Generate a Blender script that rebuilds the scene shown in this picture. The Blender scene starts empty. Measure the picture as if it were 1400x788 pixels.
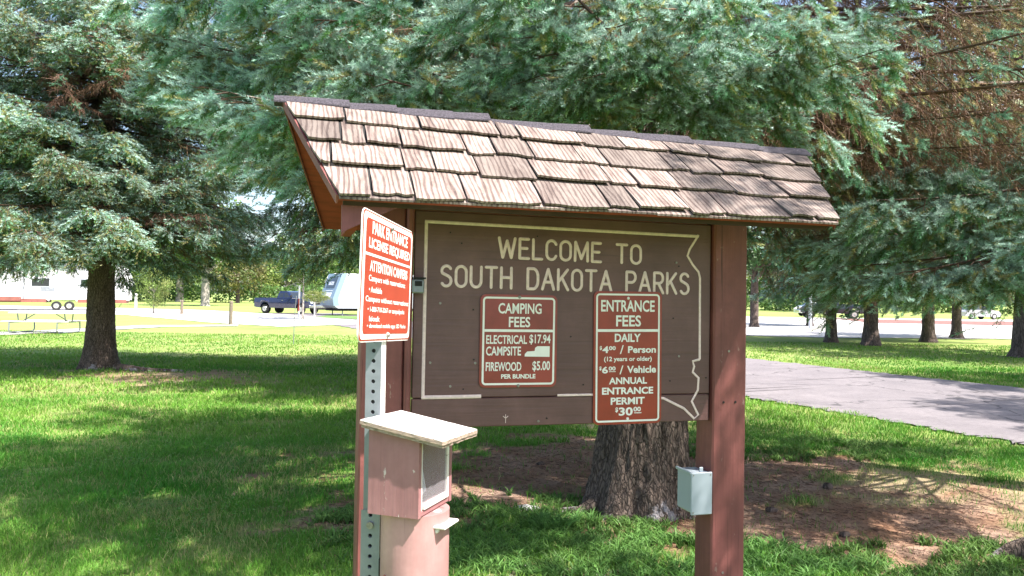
import bpy, math, random
import numpy as np
from mathutils import Matrix, Vector

# ------------------------------------------------------------------ camera, sky, sun
sc = bpy.context.scene
COL = sc.collection
EYE = 1.6
PITCH, ROLL = 0.01181, 0.01478
FPX = 1056.25                       # focal length in pixels of a 1400 px wide picture
cam_d = bpy.data.cameras.new('camera')
cam_d.sensor_width = 36.0
cam_d.lens = FPX / 1400.0 * 36.0
cam_d.clip_start = 0.05
cam_d.clip_end = 3000
cam = bpy.data.objects.new('camera', cam_d)
COL.objects.link(cam)
cam.matrix_world = (Matrix.Translation((0, 0, EYE)) @ Matrix.Rotation(PITCH, 4, 'X')
                    @ Matrix.Rotation(-ROLL, 4, 'Y') @ Matrix.Rotation(math.pi / 2, 4, 'X'))
sc.camera = cam

SUN_EL = math.radians(57)
SUN_AZ = math.radians(124)          # clockwise from +Y (the view direction)
sun_dir = Vector((math.sin(SUN_AZ) * math.cos(SUN_EL), math.cos(SUN_AZ) * math.cos(SUN_EL), math.sin(SUN_EL)))
w = bpy.data.worlds.new('World'); sc.world = w; w.use_nodes = True
nt = w.node_tree
sky = nt.nodes.new('ShaderNodeTexSky'); sky.sky_type = 'NISHITA'; sky.sun_disc = False
sky.sun_elevation = SUN_EL; sky.sun_rotation = SUN_AZ
sky.air_density = 1.0; sky.dust_density = 2.5; sky.ozone_density = 1.0
bg = nt.nodes['Background']; bg.inputs[1].default_value = 0.13
nt.links.new(sky.outputs[0], bg.inputs[0])
sd = bpy.data.lights.new('sun', 'SUN'); sd.energy = 5.0; sd.angle = math.radians(0.6); sd.color = (1.0, 0.95, 0.86)
sun = bpy.data.objects.new('sun', sd); COL.objects.link(sun)
sun.rotation_euler = (-sun_dir).to_track_quat('-Z', 'Y').to_euler()
sun.location = (0, -5, 20)
sc.view_settings.view_transform = 'Standard'; sc.view_settings.look = 'None'
sc.view_settings.gamma = 1.0; sc.view_settings.exposure = 1.55
sc.render.engine = 'CYCLES'
sc.cycles.max_bounces = 7; sc.cycles.diffuse_bounces = 4; sc.cycles.glossy_bounces = 2
sc.cycles.transmission_bounces = 3; sc.cycles.transparent_max_bounces = 6

# ------------------------------------------------------------------ small tools
def tag(o, label=None, cat=None, group=None, kind=None):
    if label: o['label'] = label
    if cat: o['category'] = cat
    if group: o['group'] = group
    if kind: o['kind'] = kind
    return o

def empty(name, loc=(0, 0, 0), rz=0.0):
    o = bpy.data.objects.new(name, None); COL.objects.link(o)
    o.location = loc; o.rotation_euler = (0, 0, rz); o.empty_display_size = 0.2
    return o

def link(name, me, parent=None, loc=None, rot=None, scale=None):
    o = bpy.data.objects.new(name, me); COL.objects.link(o)
    if parent is not None: o.parent = parent
    if loc is not None: o.location = loc
    if rot is not None: o.rotation_euler = rot
    if scale is not None: o.scale = scale
    return o

def hashn(ix, iy, iz=0, s=0):
    h = (ix.astype(np.int64) * 374761393 + iy.astype(np.int64) * 668265263 + np.int64(iz) * 2147483647 + s * 1274126177) & 0xffffffff
    h = ((h ^ (h >> 13)) * 1274126177) & 0xffffffff
    h = (h ^ (h >> 16)) & 0xffff
    return h / 65535.0

def vnoise(x, y, s=0):
    x = np.asarray(x, float); y = np.asarray(y, float)
    ix = np.floor(x); iy = np.floor(y); fx = x - ix; fy = y - iy
    fx = fx * fx * (3 - 2 * fx); fy = fy * fy * (3 - 2 * fy)
    a = hashn(ix, iy, 0, s); b = hashn(ix + 1, iy, 0, s); c = hashn(ix, iy + 1, 0, s); d = hashn(ix + 1, iy + 1, 0, s)
    return (a * (1 - fx) + b * fx) * (1 - fy) + (c * (1 - fx) + d * fx) * fy

def fbm(x, y, o=4, s=0):
    v = 0; a = 0.5; t = 0
    for i in range(o):
        v = v + a * vnoise(x * 2 ** i, y * 2 ** i, s + i * 17); t += a; a *= 0.5
    return v / t

def smooth(e0, e1, x):
    t = np.clip((x - e0) / (e1 - e0), 0, 1); return t * t * (3 - 2 * t)

def tri_mesh(name, V, F, cols=None, mats=(), smooth_=False, matidx=None):
    """V (n,3), F (m,k) with constant k"""
    me = bpy.data.meshes.new(name)
    V = np.asarray(V, np.float32); F = np.asarray(F, np.int32)
    n, (m, k) = len(V), F.shape
    me.vertices.add(n); me.vertices.foreach_set('co', V.ravel())
    me.loops.add(m * k); me.loops.foreach_set('vertex_index', F.ravel())
    me.polygons.add(m); me.polygons.foreach_set('loop_start', np.arange(0, m * k, k, dtype=np.int32))
    me.polygons.foreach_set('loop_total', np.full(m, k, np.int32))
    if smooth_: me.polygons.foreach_set('use_smooth', np.ones(m, bool))
    for mt in mats: me.materials.append(mt)
    if matidx is not None: me.polygons.foreach_set('material_index', np.asarray(matidx, np.int32))
    if cols is not None:
        at = me.color_attributes.new('Col', 'FLOAT_COLOR', 'POINT')
        c = np.ones((n, 4), np.float32); c[:, :3] = cols
        at.data.foreach_set('color', c.ravel())
    me.update(calc_edges=True); me.validate()
    return me

class MB:
    """collects shapes, then becomes one mesh"""
    def __init__(s): s.v = []; s.f = []
    def add(s, v, f):
        b = len(s.v); s.v += [tuple(p) for p in v]; s.f += [tuple(i + b for i in q) for q in f]; return s
    def box(s, a, b, rot=None, c=None, bev=0.0):
        x0, y0, z0 = a; x1, y1, z1 = b
        if bev > 0:
            e = bev
            vs = []
            for (xx, sx) in ((x0, 1), (x1, -1)):
                for (yy, sy) in ((y0, 1), (y1, -1)):
                    for (zz, sz) in ((z0, 1), (z1, -1)):
                        vs += [(xx, yy + sy * e, zz + sz * e), (xx + sx * e, yy, zz + sz * e), (xx + sx * e, yy + sy * e, zz)]
            def I(i, j, k, a_): return ((i * 2 + j) * 2 + k) * 3 + a_
            f = []
            for i in (0, 1): f.append([I(i, 0, 0, 0), I(i, 0, 1, 0), I(i, 1, 1, 0), I(i, 1, 0, 0)] if i == 0 else [I(i, 1, 0, 0), I(i, 1, 1, 0), I(i, 0, 1, 0), I(i, 0, 0, 0)])
            for j in (0, 1): f.append([I(0, j, 0, 1), I(1, j, 0, 1), I(1, j, 1, 1), I(0, j, 1, 1)] if j == 0 else [I(0, j, 1, 1), I(1, j, 1, 1), I(1, j, 0, 1), I(0, j, 0, 1)])
            for k in (0, 1): f.append([I(0, 0, k, 2), I(0, 1, k, 2), I(1, 1, k, 2), I(1, 0, k, 2)] if k == 0 else [I(1, 0, k, 2), I(1, 1, k, 2), I(0, 1, k, 2), I(0, 0, k, 2)])
            for j in (0, 1):
                for k in (0, 1): f.append([I(0, j, k, 1), I(1, j, k, 1), I(1, j, k, 2), I(0, j, k, 2)])
            for i in (0, 1):
                for k in (0, 1): f.append([I(i, 0, k, 0), I(i, 1, k, 0), I(i, 1, k, 2), I(i, 0, k, 2)])
            for i in (0, 1):
                for j in (0, 1): f.append([I(i, j, 0, 0), I(i, j, 1, 0), I(i, j, 1, 1), I(i, j, 0, 1)])
            for i in (0, 1):
                for j in (0, 1):
                    for k in (0, 1): f.append([I(i, j, k, 0), I(i, j, k, 1), I(i, j, k, 2)])
        else:
            vs = [(x, y, z) for x in (x0, x1) for y in (y0, y1) for z in (z0, z1)]
            f = [(0, 1, 3, 2), (4, 6, 7, 5), (0, 4, 5, 1), (2, 3, 7, 6), (0, 2, 6, 4), (1, 5, 7, 3)]
        if rot is not None:
            cc = Vector(c if c else ((x0 + x1) / 2, (y0 + y1) / 2, (z0 + z1) / 2))
            vs = [tuple(rot @ (Vector(p) - cc) + cc) for p in vs]
        return s.add(vs, f)
    def prism(s, poly, y0, y1, axis='y'):
        n = len(poly)
        def P(a, b, t): return (a, t, b) if axis == 'y' else ((t, a, b) if axis == 'x' else (a, b, t))
        v = [P(a, b, y0) for a, b in poly] + [P(a, b, y1) for a, b in poly]
        f = [tuple(range(n)), tuple(range(2 * n - 1, n - 1, -1))] + [(i, i + n, (i + 1) % n + n, (i + 1) % n) for i in range(n)]
        return s.add(v, f)
    def tube(s, pts, r, n=8, cap=True):
        pts = [Vector(p) for p in pts]; rs = r if isinstance(r, (list, tuple)) else [r] * len(pts)
        v = []; f = []; prev = None
        for i, p in enumerate(pts):
            d = (pts[min(i + 1, len(pts) - 1)] - pts[max(i - 1, 0)]).normalized()
            if prev is None:
                a = d.orthogonal().normalized()
            else:
                a = (prev - d * prev.dot(d)).normalized()
            prev = a; b = d.cross(a)
            for k in range(n):
                t = 2 * math.pi * k / n
                v.append(tuple(p + (a * math.cos(t) + b * math.sin(t)) * rs[i]))
        for i in range(len(pts) - 1):
            for k in range(n): f.append((i * n + k, i * n + (k + 1) % n, (i + 1) * n + (k + 1) % n, (i + 1) * n + k))
        if cap: f.append(tuple(range(n - 1, -1, -1))); f.append(tuple((len(pts) - 1) * n + k for k in range(n)))
        return s.add(v, f)
    def cyl(s, c, r, h, axis='z', n=20, r2=None):
        c = Vector(c); d = {'x': Vector((1, 0, 0)), 'y': Vector((0, 1, 0)), 'z': Vector((0, 0, 1))}[axis]
        return s.tube([c, c + d * h], [r, r if r2 is None else r2], n)
    def mesh(s, name, mat, smooth_=False):
        me = bpy.data.meshes.new(name); me.from_pydata(s.v, [], s.f)
        if mat is not None: me.materials.append(mat)
        if smooth_:
            for p in me.polygons: p.use_smooth = True
            try: me.set_sharp_from_angle(angle=math.radians(40))
            except Exception: pass
        me.update(); return me
    def build(s, name, mat, parent=None, smooth_=False, **k):
        return link(name, s.mesh(name, mat, smooth_), parent, **k)

# ------------------------------------------------------------------ materials
def nodes(name):
    m = bpy.data.materials.new(name); m.use_nodes = True
    t = m.node_tree; b = t.nodes['Principled BSDF']
    return m, t, b

def N(t, typ, **k):
    n = t.nodes.new(typ)
    for a, v in k.items(): setattr(n, a, v)
    return n

def mapped(t, scale=(1, 1, 1), coord='Object', rot=(0, 0, 0)):
    tc = N(t, 'ShaderNodeTexCoord'); mp = N(t, 'ShaderNodeMapping')
    mp.inputs['Scale'].default_value = scale; mp.inputs['Rotation'].default_value = rot
    t.links.new(tc.outputs[coord], mp.inputs['Vector']); return mp.outputs[0]

def noise(t, vec, scale, detail=6, rough=0.6, dist=0.0):
    n = N(t, 'ShaderNodeTexNoise'); n.inputs['Scale'].default_value = scale; n.inputs['Detail'].default_value = detail
    n.inputs['Roughness'].default_value = rough; n.inputs['Distortion'].default_value = dist
    t.links.new(vec, n.inputs['Vector']); return n.outputs['Fac']

def ramp(t, fac, stops):
    r = N(t, 'ShaderNodeValToRGB'); e = r.color_ramp.elements
    while len(e) < len(stops): e.new(0.5)
    for i, (p, c) in enumerate(stops):
        e[i].position = p; e[i].color = (*c, 1) if len(c) == 3 else c
    t.links.new(fac, r.inputs[0]); return r.outputs[0]

def mix(t, fac, a, b, mode='MIX'):
    m = N(t, 'ShaderNodeMix', data_type='RGBA', blend_type=mode)
    for k, v in (('Factor', fac), ('A', a), ('B', b)):
        s = [i for i in m.inputs if i.name == k and (i.type == ('VALUE' if k == 'Factor' else 'RGBA'))][0]
        if isinstance(v, (int, float)): s.default_value = v
        elif isinstance(v, tuple): s.default_value = (*v, 1) if len(v) == 3 else v
        else: t.links.new(v, s)
    return [o for o in m.outputs if o.type == 'RGBA'][0]

def bump(t, b, h, strength=0.3, dist=0.01):
    n = N(t, 'ShaderNodeBump'); n.inputs['Strength'].default_value = strength; n.inputs['Distance'].default_value = dist
    t.links.new(h, n.inputs['Height']); t.links.new(n.outputs[0], b.inputs['Normal'])

def M_plain(name, c, rough=0.6, var=0.25, scale=8, c2=None, metal=0.0, bmp=0.0, sc3=(1, 1, 1), spec=0.5, coat=0.0):
    m, t, b = nodes(name)
    v = mapped(t, sc3); f = noise(t, v, scale)
    c2 = c2 or tuple(x * (1 - var) for x in c)
    t.links.new(ramp(t, f, [(0.35, c2), (0.62, c)]), b.inputs['Base Color'])
    b.inputs['Roughness'].default_value = rough; b.inputs['Metallic'].default_value = metal
    b.inputs['Specular IOR Level'].default_value = spec; b.inputs['Coat Weight'].default_value = coat
    if bmp: bump(t, b, noise(t, v, scale * 6), bmp, 0.004)
    return m

def M_flat_print(name, c, rough=0.45):
    return M_plain(name, c, rough, 0.06, 30)

def M_wood_paint(name, c, c_dark, c_chip, chip=0.62, rough=0.62, grain=(30, 30, 2.0), crack=.85):
    """painted timber: grain along z, scuffs and small chips to paler wood"""
    m, t, b = nodes(name)
    v = mapped(t, grain); g = noise(t, v, 1.0, 8, 0.65, 0.3)
    base = ramp(t, g, [(0.25, c_dark), (0.6, c)])
    v2 = mapped(t, (1, 1, 0.45)); big = noise(t, v2, 5, 4)
    base = mix(t, ramp(t, big, [(0.35, (0, 0, 0)), (0.7, (0.55, 0.55, 0.55))]), base, tuple(min(1, x * 1.35 + 0.015) for x in c))
    v3 = mapped(t, (1, 1, 0.35)); ch = noise(t, v3, 38, 5, 0.7)
    base = mix(t, ramp(t, ch, [(chip, (0, 0, 0)), (chip + 0.03, (1, 1, 1))]), base, c_chip)
    # drying cracks and grime along the grain
    v4 = mapped(t, tuple(x * (2.6 if x > 5 else .45) for x in grain)); ck = noise(t, v4, 1.0, 3, .55, .8)
    base = mix(t, ramp(t, ck, [(0.33, (crack, crack, crack)), (0.37, (0, 0, 0))]), base, tuple(x * .35 for x in c_dark))
    v5 = mapped(t, (1, 1, 1)); gr = noise(t, v5, 2.3, 6, .7)
    base = mix(t, ramp(t, gr, [(0.42, (.45, .45, .45)), (0.6, (0, 0, 0))]), base, tuple(x * .6 for x in c_dark))
    t.links.new(base, b.inputs['Base Color']); b.inputs['Roughness'].default_value = rough
    bump(t, b, mix(t, .5, g, ck), 0.55, 0.004)
    return m

def leaf_mat(name, trans=0.25, rough=0.55, tint=None, var=0.0, spec=0.4):
    """colour comes from the mesh's own leaf/needle colour attribute"""
    m, t, b = nodes(name)
    a = N(t, 'ShaderNodeAttribute'); a.attribute_name = 'Col'
    c = a.outputs['Color']
    oi = N(t, 'ShaderNodeObjectInfo')
    hs = N(t, 'ShaderNodeHueSaturation')
    mr = N(t, 'ShaderNodeMapRange'); mr.inputs[3].default_value = 1 - var; mr.inputs[4].default_value = 1 + var
    t.links.new(oi.outputs['Random'], mr.inputs[0]); t.links.new(mr.outputs[0], hs.inputs['Value'])
    mh = N(t, 'ShaderNodeMapRange'); mh.inputs[3].default_value = 0.485; mh.inputs[4].default_value = 0.512
    t.links.new(oi.outputs['Random'], mh.inputs[0]); t.links.new(mh.outputs[0], hs.inputs['Hue'])
    t.links.new(c, hs.inputs['Color']); c = hs.outputs[0]
    t.links.new(c, b.inputs['Base Color']); b.inputs['Roughness'].default_value = rough
    b.inputs['Specular IOR Level'].default_value = spec
    tr = N(t, 'ShaderNodeBsdfTranslucent'); t.links.new(c, tr.inputs[0])
    ms = N(t, 'ShaderNodeMixShader'); ms.inputs[0].default_value = trans
    t.links.new(b.outputs[0], ms.inputs[1]); t.links.new(tr.outputs[0], ms.inputs[2])
    t.links.new(ms.outputs[0], t.nodes['Material Output'].inputs['Surface'])
    return m

MAT = {}
MAT['post'] = M_wood_paint('red_brown_painted_timber', (0.205, 0.060, 0.054), (0.12, 0.032, 0.030), (0.34, 0.2, 0.17), 0.655)
MAT['board'] = M_wood_paint('brown_board_paint', (0.135, 0.060, 0.060), (0.10, 0.042, 0.042), (0.3, 0.2, 0.16), 0.73, 0.5, (2.5, 30, 26), .25)
MAT['deck'] = M_plain('roof_deck_paint', (0.27, 0.042, 0.024), 0.7, 0.3, 12, sc3=(1, 6, 6), bmp=0.1)
MAT['cream'] = M_plain('cream_routed_paint', (0.82, 0.62, 0.61), 0.6, 0.2, 60)
MAT['sign_red'] = M_plain('sign_red_face', (0.29, 0.026, 0.018), 0.32, 0.25, 9, spec=0.5)
MAT['sign_red_mottled'] = M_plain('sign_red_mottled_face', (0.29, 0.034, 0.034), 0.3, 0.35, 7)  # mottled red, a touch pinker than the entrance sign
MAT['sign_orange'] = M_plain('sign_faded_red', (0.34, 0.05, 0.026), 0.5, 0.15, 9)
MAT['sign_white'] = M_plain('sign_white', (0.80, 0.78, 0.76), 0.4, 0.07, 25)
MAT['galv'] = M_plain('galvanised_steel', (0.23, 0.245, 0.28), 0.5, 0.3, 30, metal=0.35, c2=(0.19, 0.205, 0.235))
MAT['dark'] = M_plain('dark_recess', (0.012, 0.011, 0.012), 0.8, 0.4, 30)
MAT['bolt'] = M_plain('weathered_bolt', (0.30, 0.27, 0.25), 0.5, 0.4, 80, metal=0.5)
MAT['pink'] = M_wood_paint('faded_pink_paint', (0.31, 0.145, 0.15), (0.25, 0.105, 0.11), (0.62, 0.52, 0.5), 0.62, 0.7, (24, 24, 2.2), .2)
MAT['pipe'] = M_wood_paint('faded_pink_steel', (0.43, 0.24, 0.235), (0.31, 0.15, 0.15), (0.30, 0.08, 0.05), 0.70, 0.55, (9, 9, 1.2))
MAT['white_old'] = M_wood_paint('weathered_white_paint', (0.72, 0.68, 0.66), (0.60, 0.54, 0.53), (0.36, 0.26, 0.24), 0.67, 0.65, (14, 2.5, 14))
MAT['rawedge'] = M_plain('splintered_plywood_edge', (0.42, 0.31, 0.25), 0.85, 0.55, 70, sc3=(1, 1, 6), bmp=0.5)
MAT['boxgrey'] = M_plain('grey_box_plastic', (0.32, 0.365, 0.42), 0.38, 0.05, 6)
MAT['ridge'] = M_plain('asphalt_ridge_granules', (0.085, 0.072, 0.092), 0.95, 0.6, 200, c2=(0.014, 0.013, 0.018), bmp=0.6)

def M_shingle():
    m, t, b = nodes('weathered_shingle_grain')
    oi = N(t, 'ShaderNodeObjectInfo'); tc = N(t, 'ShaderNodeTexCoord')
    mp = N(t, 'ShaderNodeMapping'); mp.inputs['Scale'].default_value = (26, 5.5, 5.5)
    ad = N(t, 'ShaderNodeVectorMath', operation='ADD')
    sc_ = N(t, 'ShaderNodeVectorMath', operation='SCALE'); sc_.inputs[0].default_value = (7.3, 3.1, 5.7)
    ml = N(t, 'ShaderNodeMath', operation='MULTIPLY'); ml.inputs[1].default_value = 9.0
    t.links.new(oi.outputs['Random'], ml.inputs[0]); t.links.new(ml.outputs[0], sc_.inputs['Scale'])
    t.links.new(tc.outputs['Object'], ad.inputs[0]); t.links.new(sc_.outputs[0], ad.inputs[1])
    t.links.new(ad.outputs[0], mp.inputs['Vector']); v = mp.outputs[0]
    wv = N(t, 'ShaderNodeTexWave'); wv.wave_type = 'BANDS'; wv.bands_direction = 'X'
    wv.inputs['Scale'].default_value = 0.75; wv.inputs['Distortion'].default_value = 8.0
    wv.inputs['Detail'].default_value = 3; wv.inputs['Detail Scale'].default_value = 0.9
    t.links.new(v, wv.inputs['Vector'])
    n1 = noise(t, v, 0.9, 6, 0.7, 0.6)
    bands = ramp(t, wv.outputs['Fac'], [(0.1, (0.25, .25, .25)), (0.5, (1, 1, 1))])
    wear = ramp(t, n1, [(0.3, (0, 0, 0)), (0.62, (1, 1, 1))])
    f = mix(t, 0.55, bands, wear)
    col = ramp(t, f, [(0.14, (0.05, 0.03, 0.028)), (0.5, (0.132, 0.092, 0.082)), (0.9, (0.265, 0.212, 0.19))])
    tint = N(t, 'ShaderNodeHueSaturation'); mr = N(t, 'ShaderNodeMapRange')
    mr.inputs[3].default_value = 0.55; mr.inputs[4].default_value = 1.15
    t.links.new(oi.outputs['Random'], mr.inputs[0]); t.links.new(mr.outputs[0], tint.inputs['Value']); t.links.new(col, tint.inputs['Color'])
    sp = noise(t, tc.outputs['Object'], 130, 3, 0.6)
    col = mix(t, ramp(t, sp, [(0.64, (0, 0, 0)), (0.72, (0.7, 0.7, 0.7))]), tint.outputs[0], (0.08, 0.05, 0.05))
    t.links.new(col, b.inputs['Base Color']); b.inputs['Roughness'].default_value = 0.85
    bump(t, b, f, 0.7, 0.004)
    return m
MAT['shingle'] = M_shingle()
MAT['bark'] = None
def M_bark(name, c1, c2, c3, sx=17, sz=5.5, lichen=None):
    m, t, b = nodes(name)
    v = mapped(t, (sx, sx, sz)); n1 = noise(t, v, 1.6, 8, 0.7, 0.8)
    vo = N(t, 'ShaderNodeTexVoronoi'); vo.feature = 'DISTANCE_TO_EDGE'; vo.inputs['Scale'].default_value = 2.2
    w_ = N(t, 'ShaderNodeVectorMath', operation='ADD'); nn = N(t, 'ShaderNodeTexNoise'); nn.inputs['Scale'].default_value = 1.5
    t.links.new(v, nn.inputs['Vector']); t.links.new(v, w_.inputs[0]); t.links.new(nn.outputs['Color'], w_.inputs[1]); t.links.new(w_.outputs[0], vo.inputs['Vector'])
    h = mix(t, 0.5, ramp(t, vo.outputs['Distance'], [(0.0, (0, 0, 0)), (0.18, (1, 1, 1))]), ramp(t, n1, [(0.3, (0, 0, 0)), (0.7, (1, 1, 1))]))
    col = ramp(t, h, [(0.1, c1), (0.5, c2), (0.9, c3)])
    if lichen:
        g = N(t, 'ShaderNodeNewGeometry'); sp = N(t, 'ShaderNodeSeparateXYZ'); t.links.new(g.outputs['Position'], sp.inputs[0])
        hz = N(t, 'ShaderNodeMapRange'); hz.inputs[1].default_value = 0.0; hz.inputs[2].default_value = 0.42; hz.inputs[3].default_value = 0.14; hz.inputs[4].default_value = -0.2
        t.links.new(sp.outputs[2], hz.inputs[0])
        ln = noise(t, mapped(t), 7, 6, 0.7); sm = N(t, 'ShaderNodeMath', operation='ADD'); t.links.new(ln, sm.inputs[0]); t.links.new(hz.outputs[0], sm.inputs[1])
        col = mix(t, ramp(t, sm.outputs[0], [(0.63, (0, 0, 0)), (0.72, (0.85, 0.85, 0.85))]), col, lichen)
    t.links.new(col, b.inputs['Base Color']); b.inputs['Roughness'].default_value = 0.92
    bump(t, b, h, 1.0, 0.02)
    return m
MAT['bark'] = M_bark('spruce_bark', (0.025, 0.017, 0.014), (0.092, 0.064, 0.052), (0.19, 0.142, 0.118), lichen=(0.45, 0.42, 0.45))
MAT['bark_far'] = M_bark('dark_bark', (0.03, 0.02, 0.018), (0.085, 0.06, 0.05), (0.15, 0.11, 0.095), 6, 2)
MAT['bark_grey'] = M_bark('pale_grey_bark', (0.12, 0.10, 0.09), (0.28, 0.25, 0.22), (0.4, 0.36, 0.32), 6, 2)
MAT['twig'] = M_plain('twig_bark', (0.16, 0.10, 0.07), 0.9, 0.4, 20)
MAT['needle'] = leaf_mat('spruce_needles', 0.30, 0.45, var=0.28, spec=0.5)
MAT['leaf'] = leaf_mat('broad_leaves', 0.4, 0.5, var=0.15)
MAT['grass'] = leaf_mat('grass_blades', 0.35, 0.55, var=0.0, spec=0.3)

# ------------------------------------------------------------------ ground, roads
T1 = (1.02, 5.95)                    # the big spruce behind the sign
def soil_mask(x, y):
    n = fbm(x * 1.3, y * 1.3, 4, 3) - 0.5; n2 = fbm(x * 5, y * 5, 3, 9) - 0.5
    e1 = np.hypot((x - 1.35) / 2.8, (y - 6.75) / 2.1)
    e3 = np.hypot((x - 2.6) / 1.5, (y - 5.6) / 1.0)
    e2 = np.hypot((x + 6.2) / 3.0, (y - 14.6) / 1.3)
    m = np.maximum(smooth(1.12, 0.72, e1 + n * 1.5 + n2 * 1.1), smooth(1.0, 0.6, e2 + n * 1.6 + n2 * 0.8) * 0.75)
    return np.maximum(m, smooth(1.1, 0.7, e3 + n * 1.1 + n2 * 0.7))
def dry_mask(x, y):
    n = fbm(x * 1.1, y * 1.1, 4, 33) - 0.5; n2 = fbm(x * 6, y * 6, 3, 39) - 0.5
    e = np.hypot((x - 3.9) / 1.7, (y - 6.0) / 1.5)
    e4 = np.hypot((x - 0.35) / 0.6, (y - 4.45) / 0.16)
    return np.maximum(smooth(1.1, 0.5, e + n * 1.3 + n2 * 0.8), smooth(1.1, 0.6, e4 + n2 * 0.9))
RD = Vector((-0.432, 0.902)); RN = Vector((0.902, 0.432)); RP = Vector((5.82, 8.77))
def road_w(x, y):                    # signed distance past the near kerb line of the drive
    return (x - RP.x) * RN.x + (y - RP.y) * RN.y
def on_road(x, y):
    d = road_w(x, y) + (fbm(x * 4, y * 4, 3, 88) - .5) * .5; return (d > 0.0) & (d < 6.0) & (y < 66)

def axis_vals(lo, hi, step, far, g=1.16):
    a = list(np.arange(lo, hi + 1e-6, step)); st = step
    v = hi
    while v < far: st *= g; v += st; a.append(v)
    st = step; v = lo
    while v > -far: st *= g; v -= st; a.insert(0, v)
    return np.array(a)
gx = axis_vals(-9, 9, 0.1, 1500); gy = axis_vals(3.6, 17, 0.1, 1500)
GX, GY = np.meshgrid(gx, gy)
X = GX.ravel(); Y = GY.ravel()
GZ = (fbm(X * 0.9, Y * 0.9, 3, 5) - 0.5) * 0.03 * smooth(60, 20, np.hypot(X, Y))
lawn_n = fbm(X * 0.35, Y * 0.35, 4, 51)[:, None]; lawn_n2 = fbm(X * 3, Y * 3, 3, 52)[:, None]
LAWN_A = np.array([0.10, 0.19, 0.035]); LAWN_B = np.array([0.235, 0.29, 0.095])
gc = LAWN_A + (LAWN_B - LAWN_A) * np.clip(lawn_n * 1.7 - 0.35 + (lawn_n2 - 0.5) * 0.7 + smooth(14, 30, Y)[:, None] * 0.4, 0, 1)
sm_ = soil_mask(X, Y)[:, None]; dm_ = dry_mask(X, Y)[:, None]
gc = gc * (1 - dm_) + np.array([0.33, 0.26, 0.17]) * dm_
gc = gc * (1 - sm_) + (np.array([0.29, 0.185, 0.135]) + 0.16 * (lawn_n2 - 0.5)) * sm_
ny, nx = GX.shape
ii = (np.arange(ny - 1)[:, None] * nx + np.arange(nx - 1)[None]).ravel()
def M_ground():
    m, t, b = nodes('lawn_and_soil')
    a = N(t, 'ShaderNodeAttribute'); a.attribute_name = 'Col'
    v = mapped(t); n1 = noise(t, v, 45, 4, 0.7); n2 = noise(t, v, 9, 6, 0.7); n3 = noise(t, mapped(t, (1, 1, 1)), 1.3, 5, 0.6)
    f = mix(t, 0.5, n1, n2)
    k = ramp(t, f, [(0.3, (0.55, 0.55, 0.5)), (0.55, (1, 1, 1)), (0.7, (1.0, 1.0, 1.0))])
    c = mix(t, 1.0, a.outputs['Color'], k, 'MULTIPLY')
    c = mix(t, ramp(t, n3, [(0.45, (0, 0, 0)), (0.7, (0.35, 0.35, 0.35))]), c, mix(t, 1.0, c, (1.35, 1.1, 0.9), 'MULTIPLY'))
    t.links.new(c, b.inputs['Base Color']); b.inputs['Roughness'].default_value = 0.95; b.inputs['Specular IOR Level'].default_value = 0.15
    bump(t, b, f, 0.9, 0.03)
    return m
me = tri_mesh('ground', np.stack([X, Y, GZ], 1), np.stack([ii, ii + 1, ii + nx + 1, ii + nx], 1), gc, [M_ground()], True)
tag(link('ground', me), 'mown lawn with bare needle strewn soil under the spruce', 'ground', kind='structure')

def M_road(name, a_, b_, spot):
    m, t, bs = nodes(name)
    v = mapped(t); n1 = noise(t, v, 140, 3, 0.8); n2 = noise(t, v, 1.1, 6, 0.65)
    c = ramp(t, n2, [(0.3, a_), (0.7, b_)])
    c = mix(t, ramp(t, n1, [(0.52, (0, 0, 0)), (0.66, (0.6, 0.6, 0.6))]), c, spot)
    vo = N(t, 'ShaderNodeTexVoronoi'); vo.feature = 'DISTANCE_TO_EDGE'; vo.inputs['Scale'].default_value = .45
    wn = N(t, 'ShaderNodeTexNoise'); wn.inputs['Scale'].default_value = 1.4; wn.inputs['Detail'].default_value = 6; wa = N(t, 'ShaderNodeVectorMath', operation='ADD')
    t.links.new(v, wn.inputs['Vector']); t.links.new(v, wa.inputs[0]); t.links.new(wn.outputs['Color'], wa.inputs[1]); t.links.new(wa.outputs[0], vo.inputs['Vector'])
    c = mix(t, ramp(t, vo.outputs['Distance'], [(0.004, (.8, .8, .8)), (0.012, (0, 0, 0))]), c, tuple(x * .35 for x in a_))
    n4 = noise(t, v, 14, 4, .7); c = mix(t, ramp(t, n4, [(.35, (.35, .35, .35)), (.55, (0, 0, 0))]), c, tuple(x * .6 for x in a_))
    t.links.new(c, bs.inputs['Base Color']); bs.inputs['Roughness'].default_value = 0.9
    bump(t, bs, n1, 0.6, 0.008); return m
MAT['asphalt'] = M_road('grey_chip_road', (0.125, 0.11, 0.122), (0.19, 0.168, 0.18), (0.30, 0.27, 0.28))
MAT['concrete'] = M_road('pale_gravel', (0.40, 0.38, 0.37), (0.52, 0.49, 0.48), (0.6, 0.58, 0.56))

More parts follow.
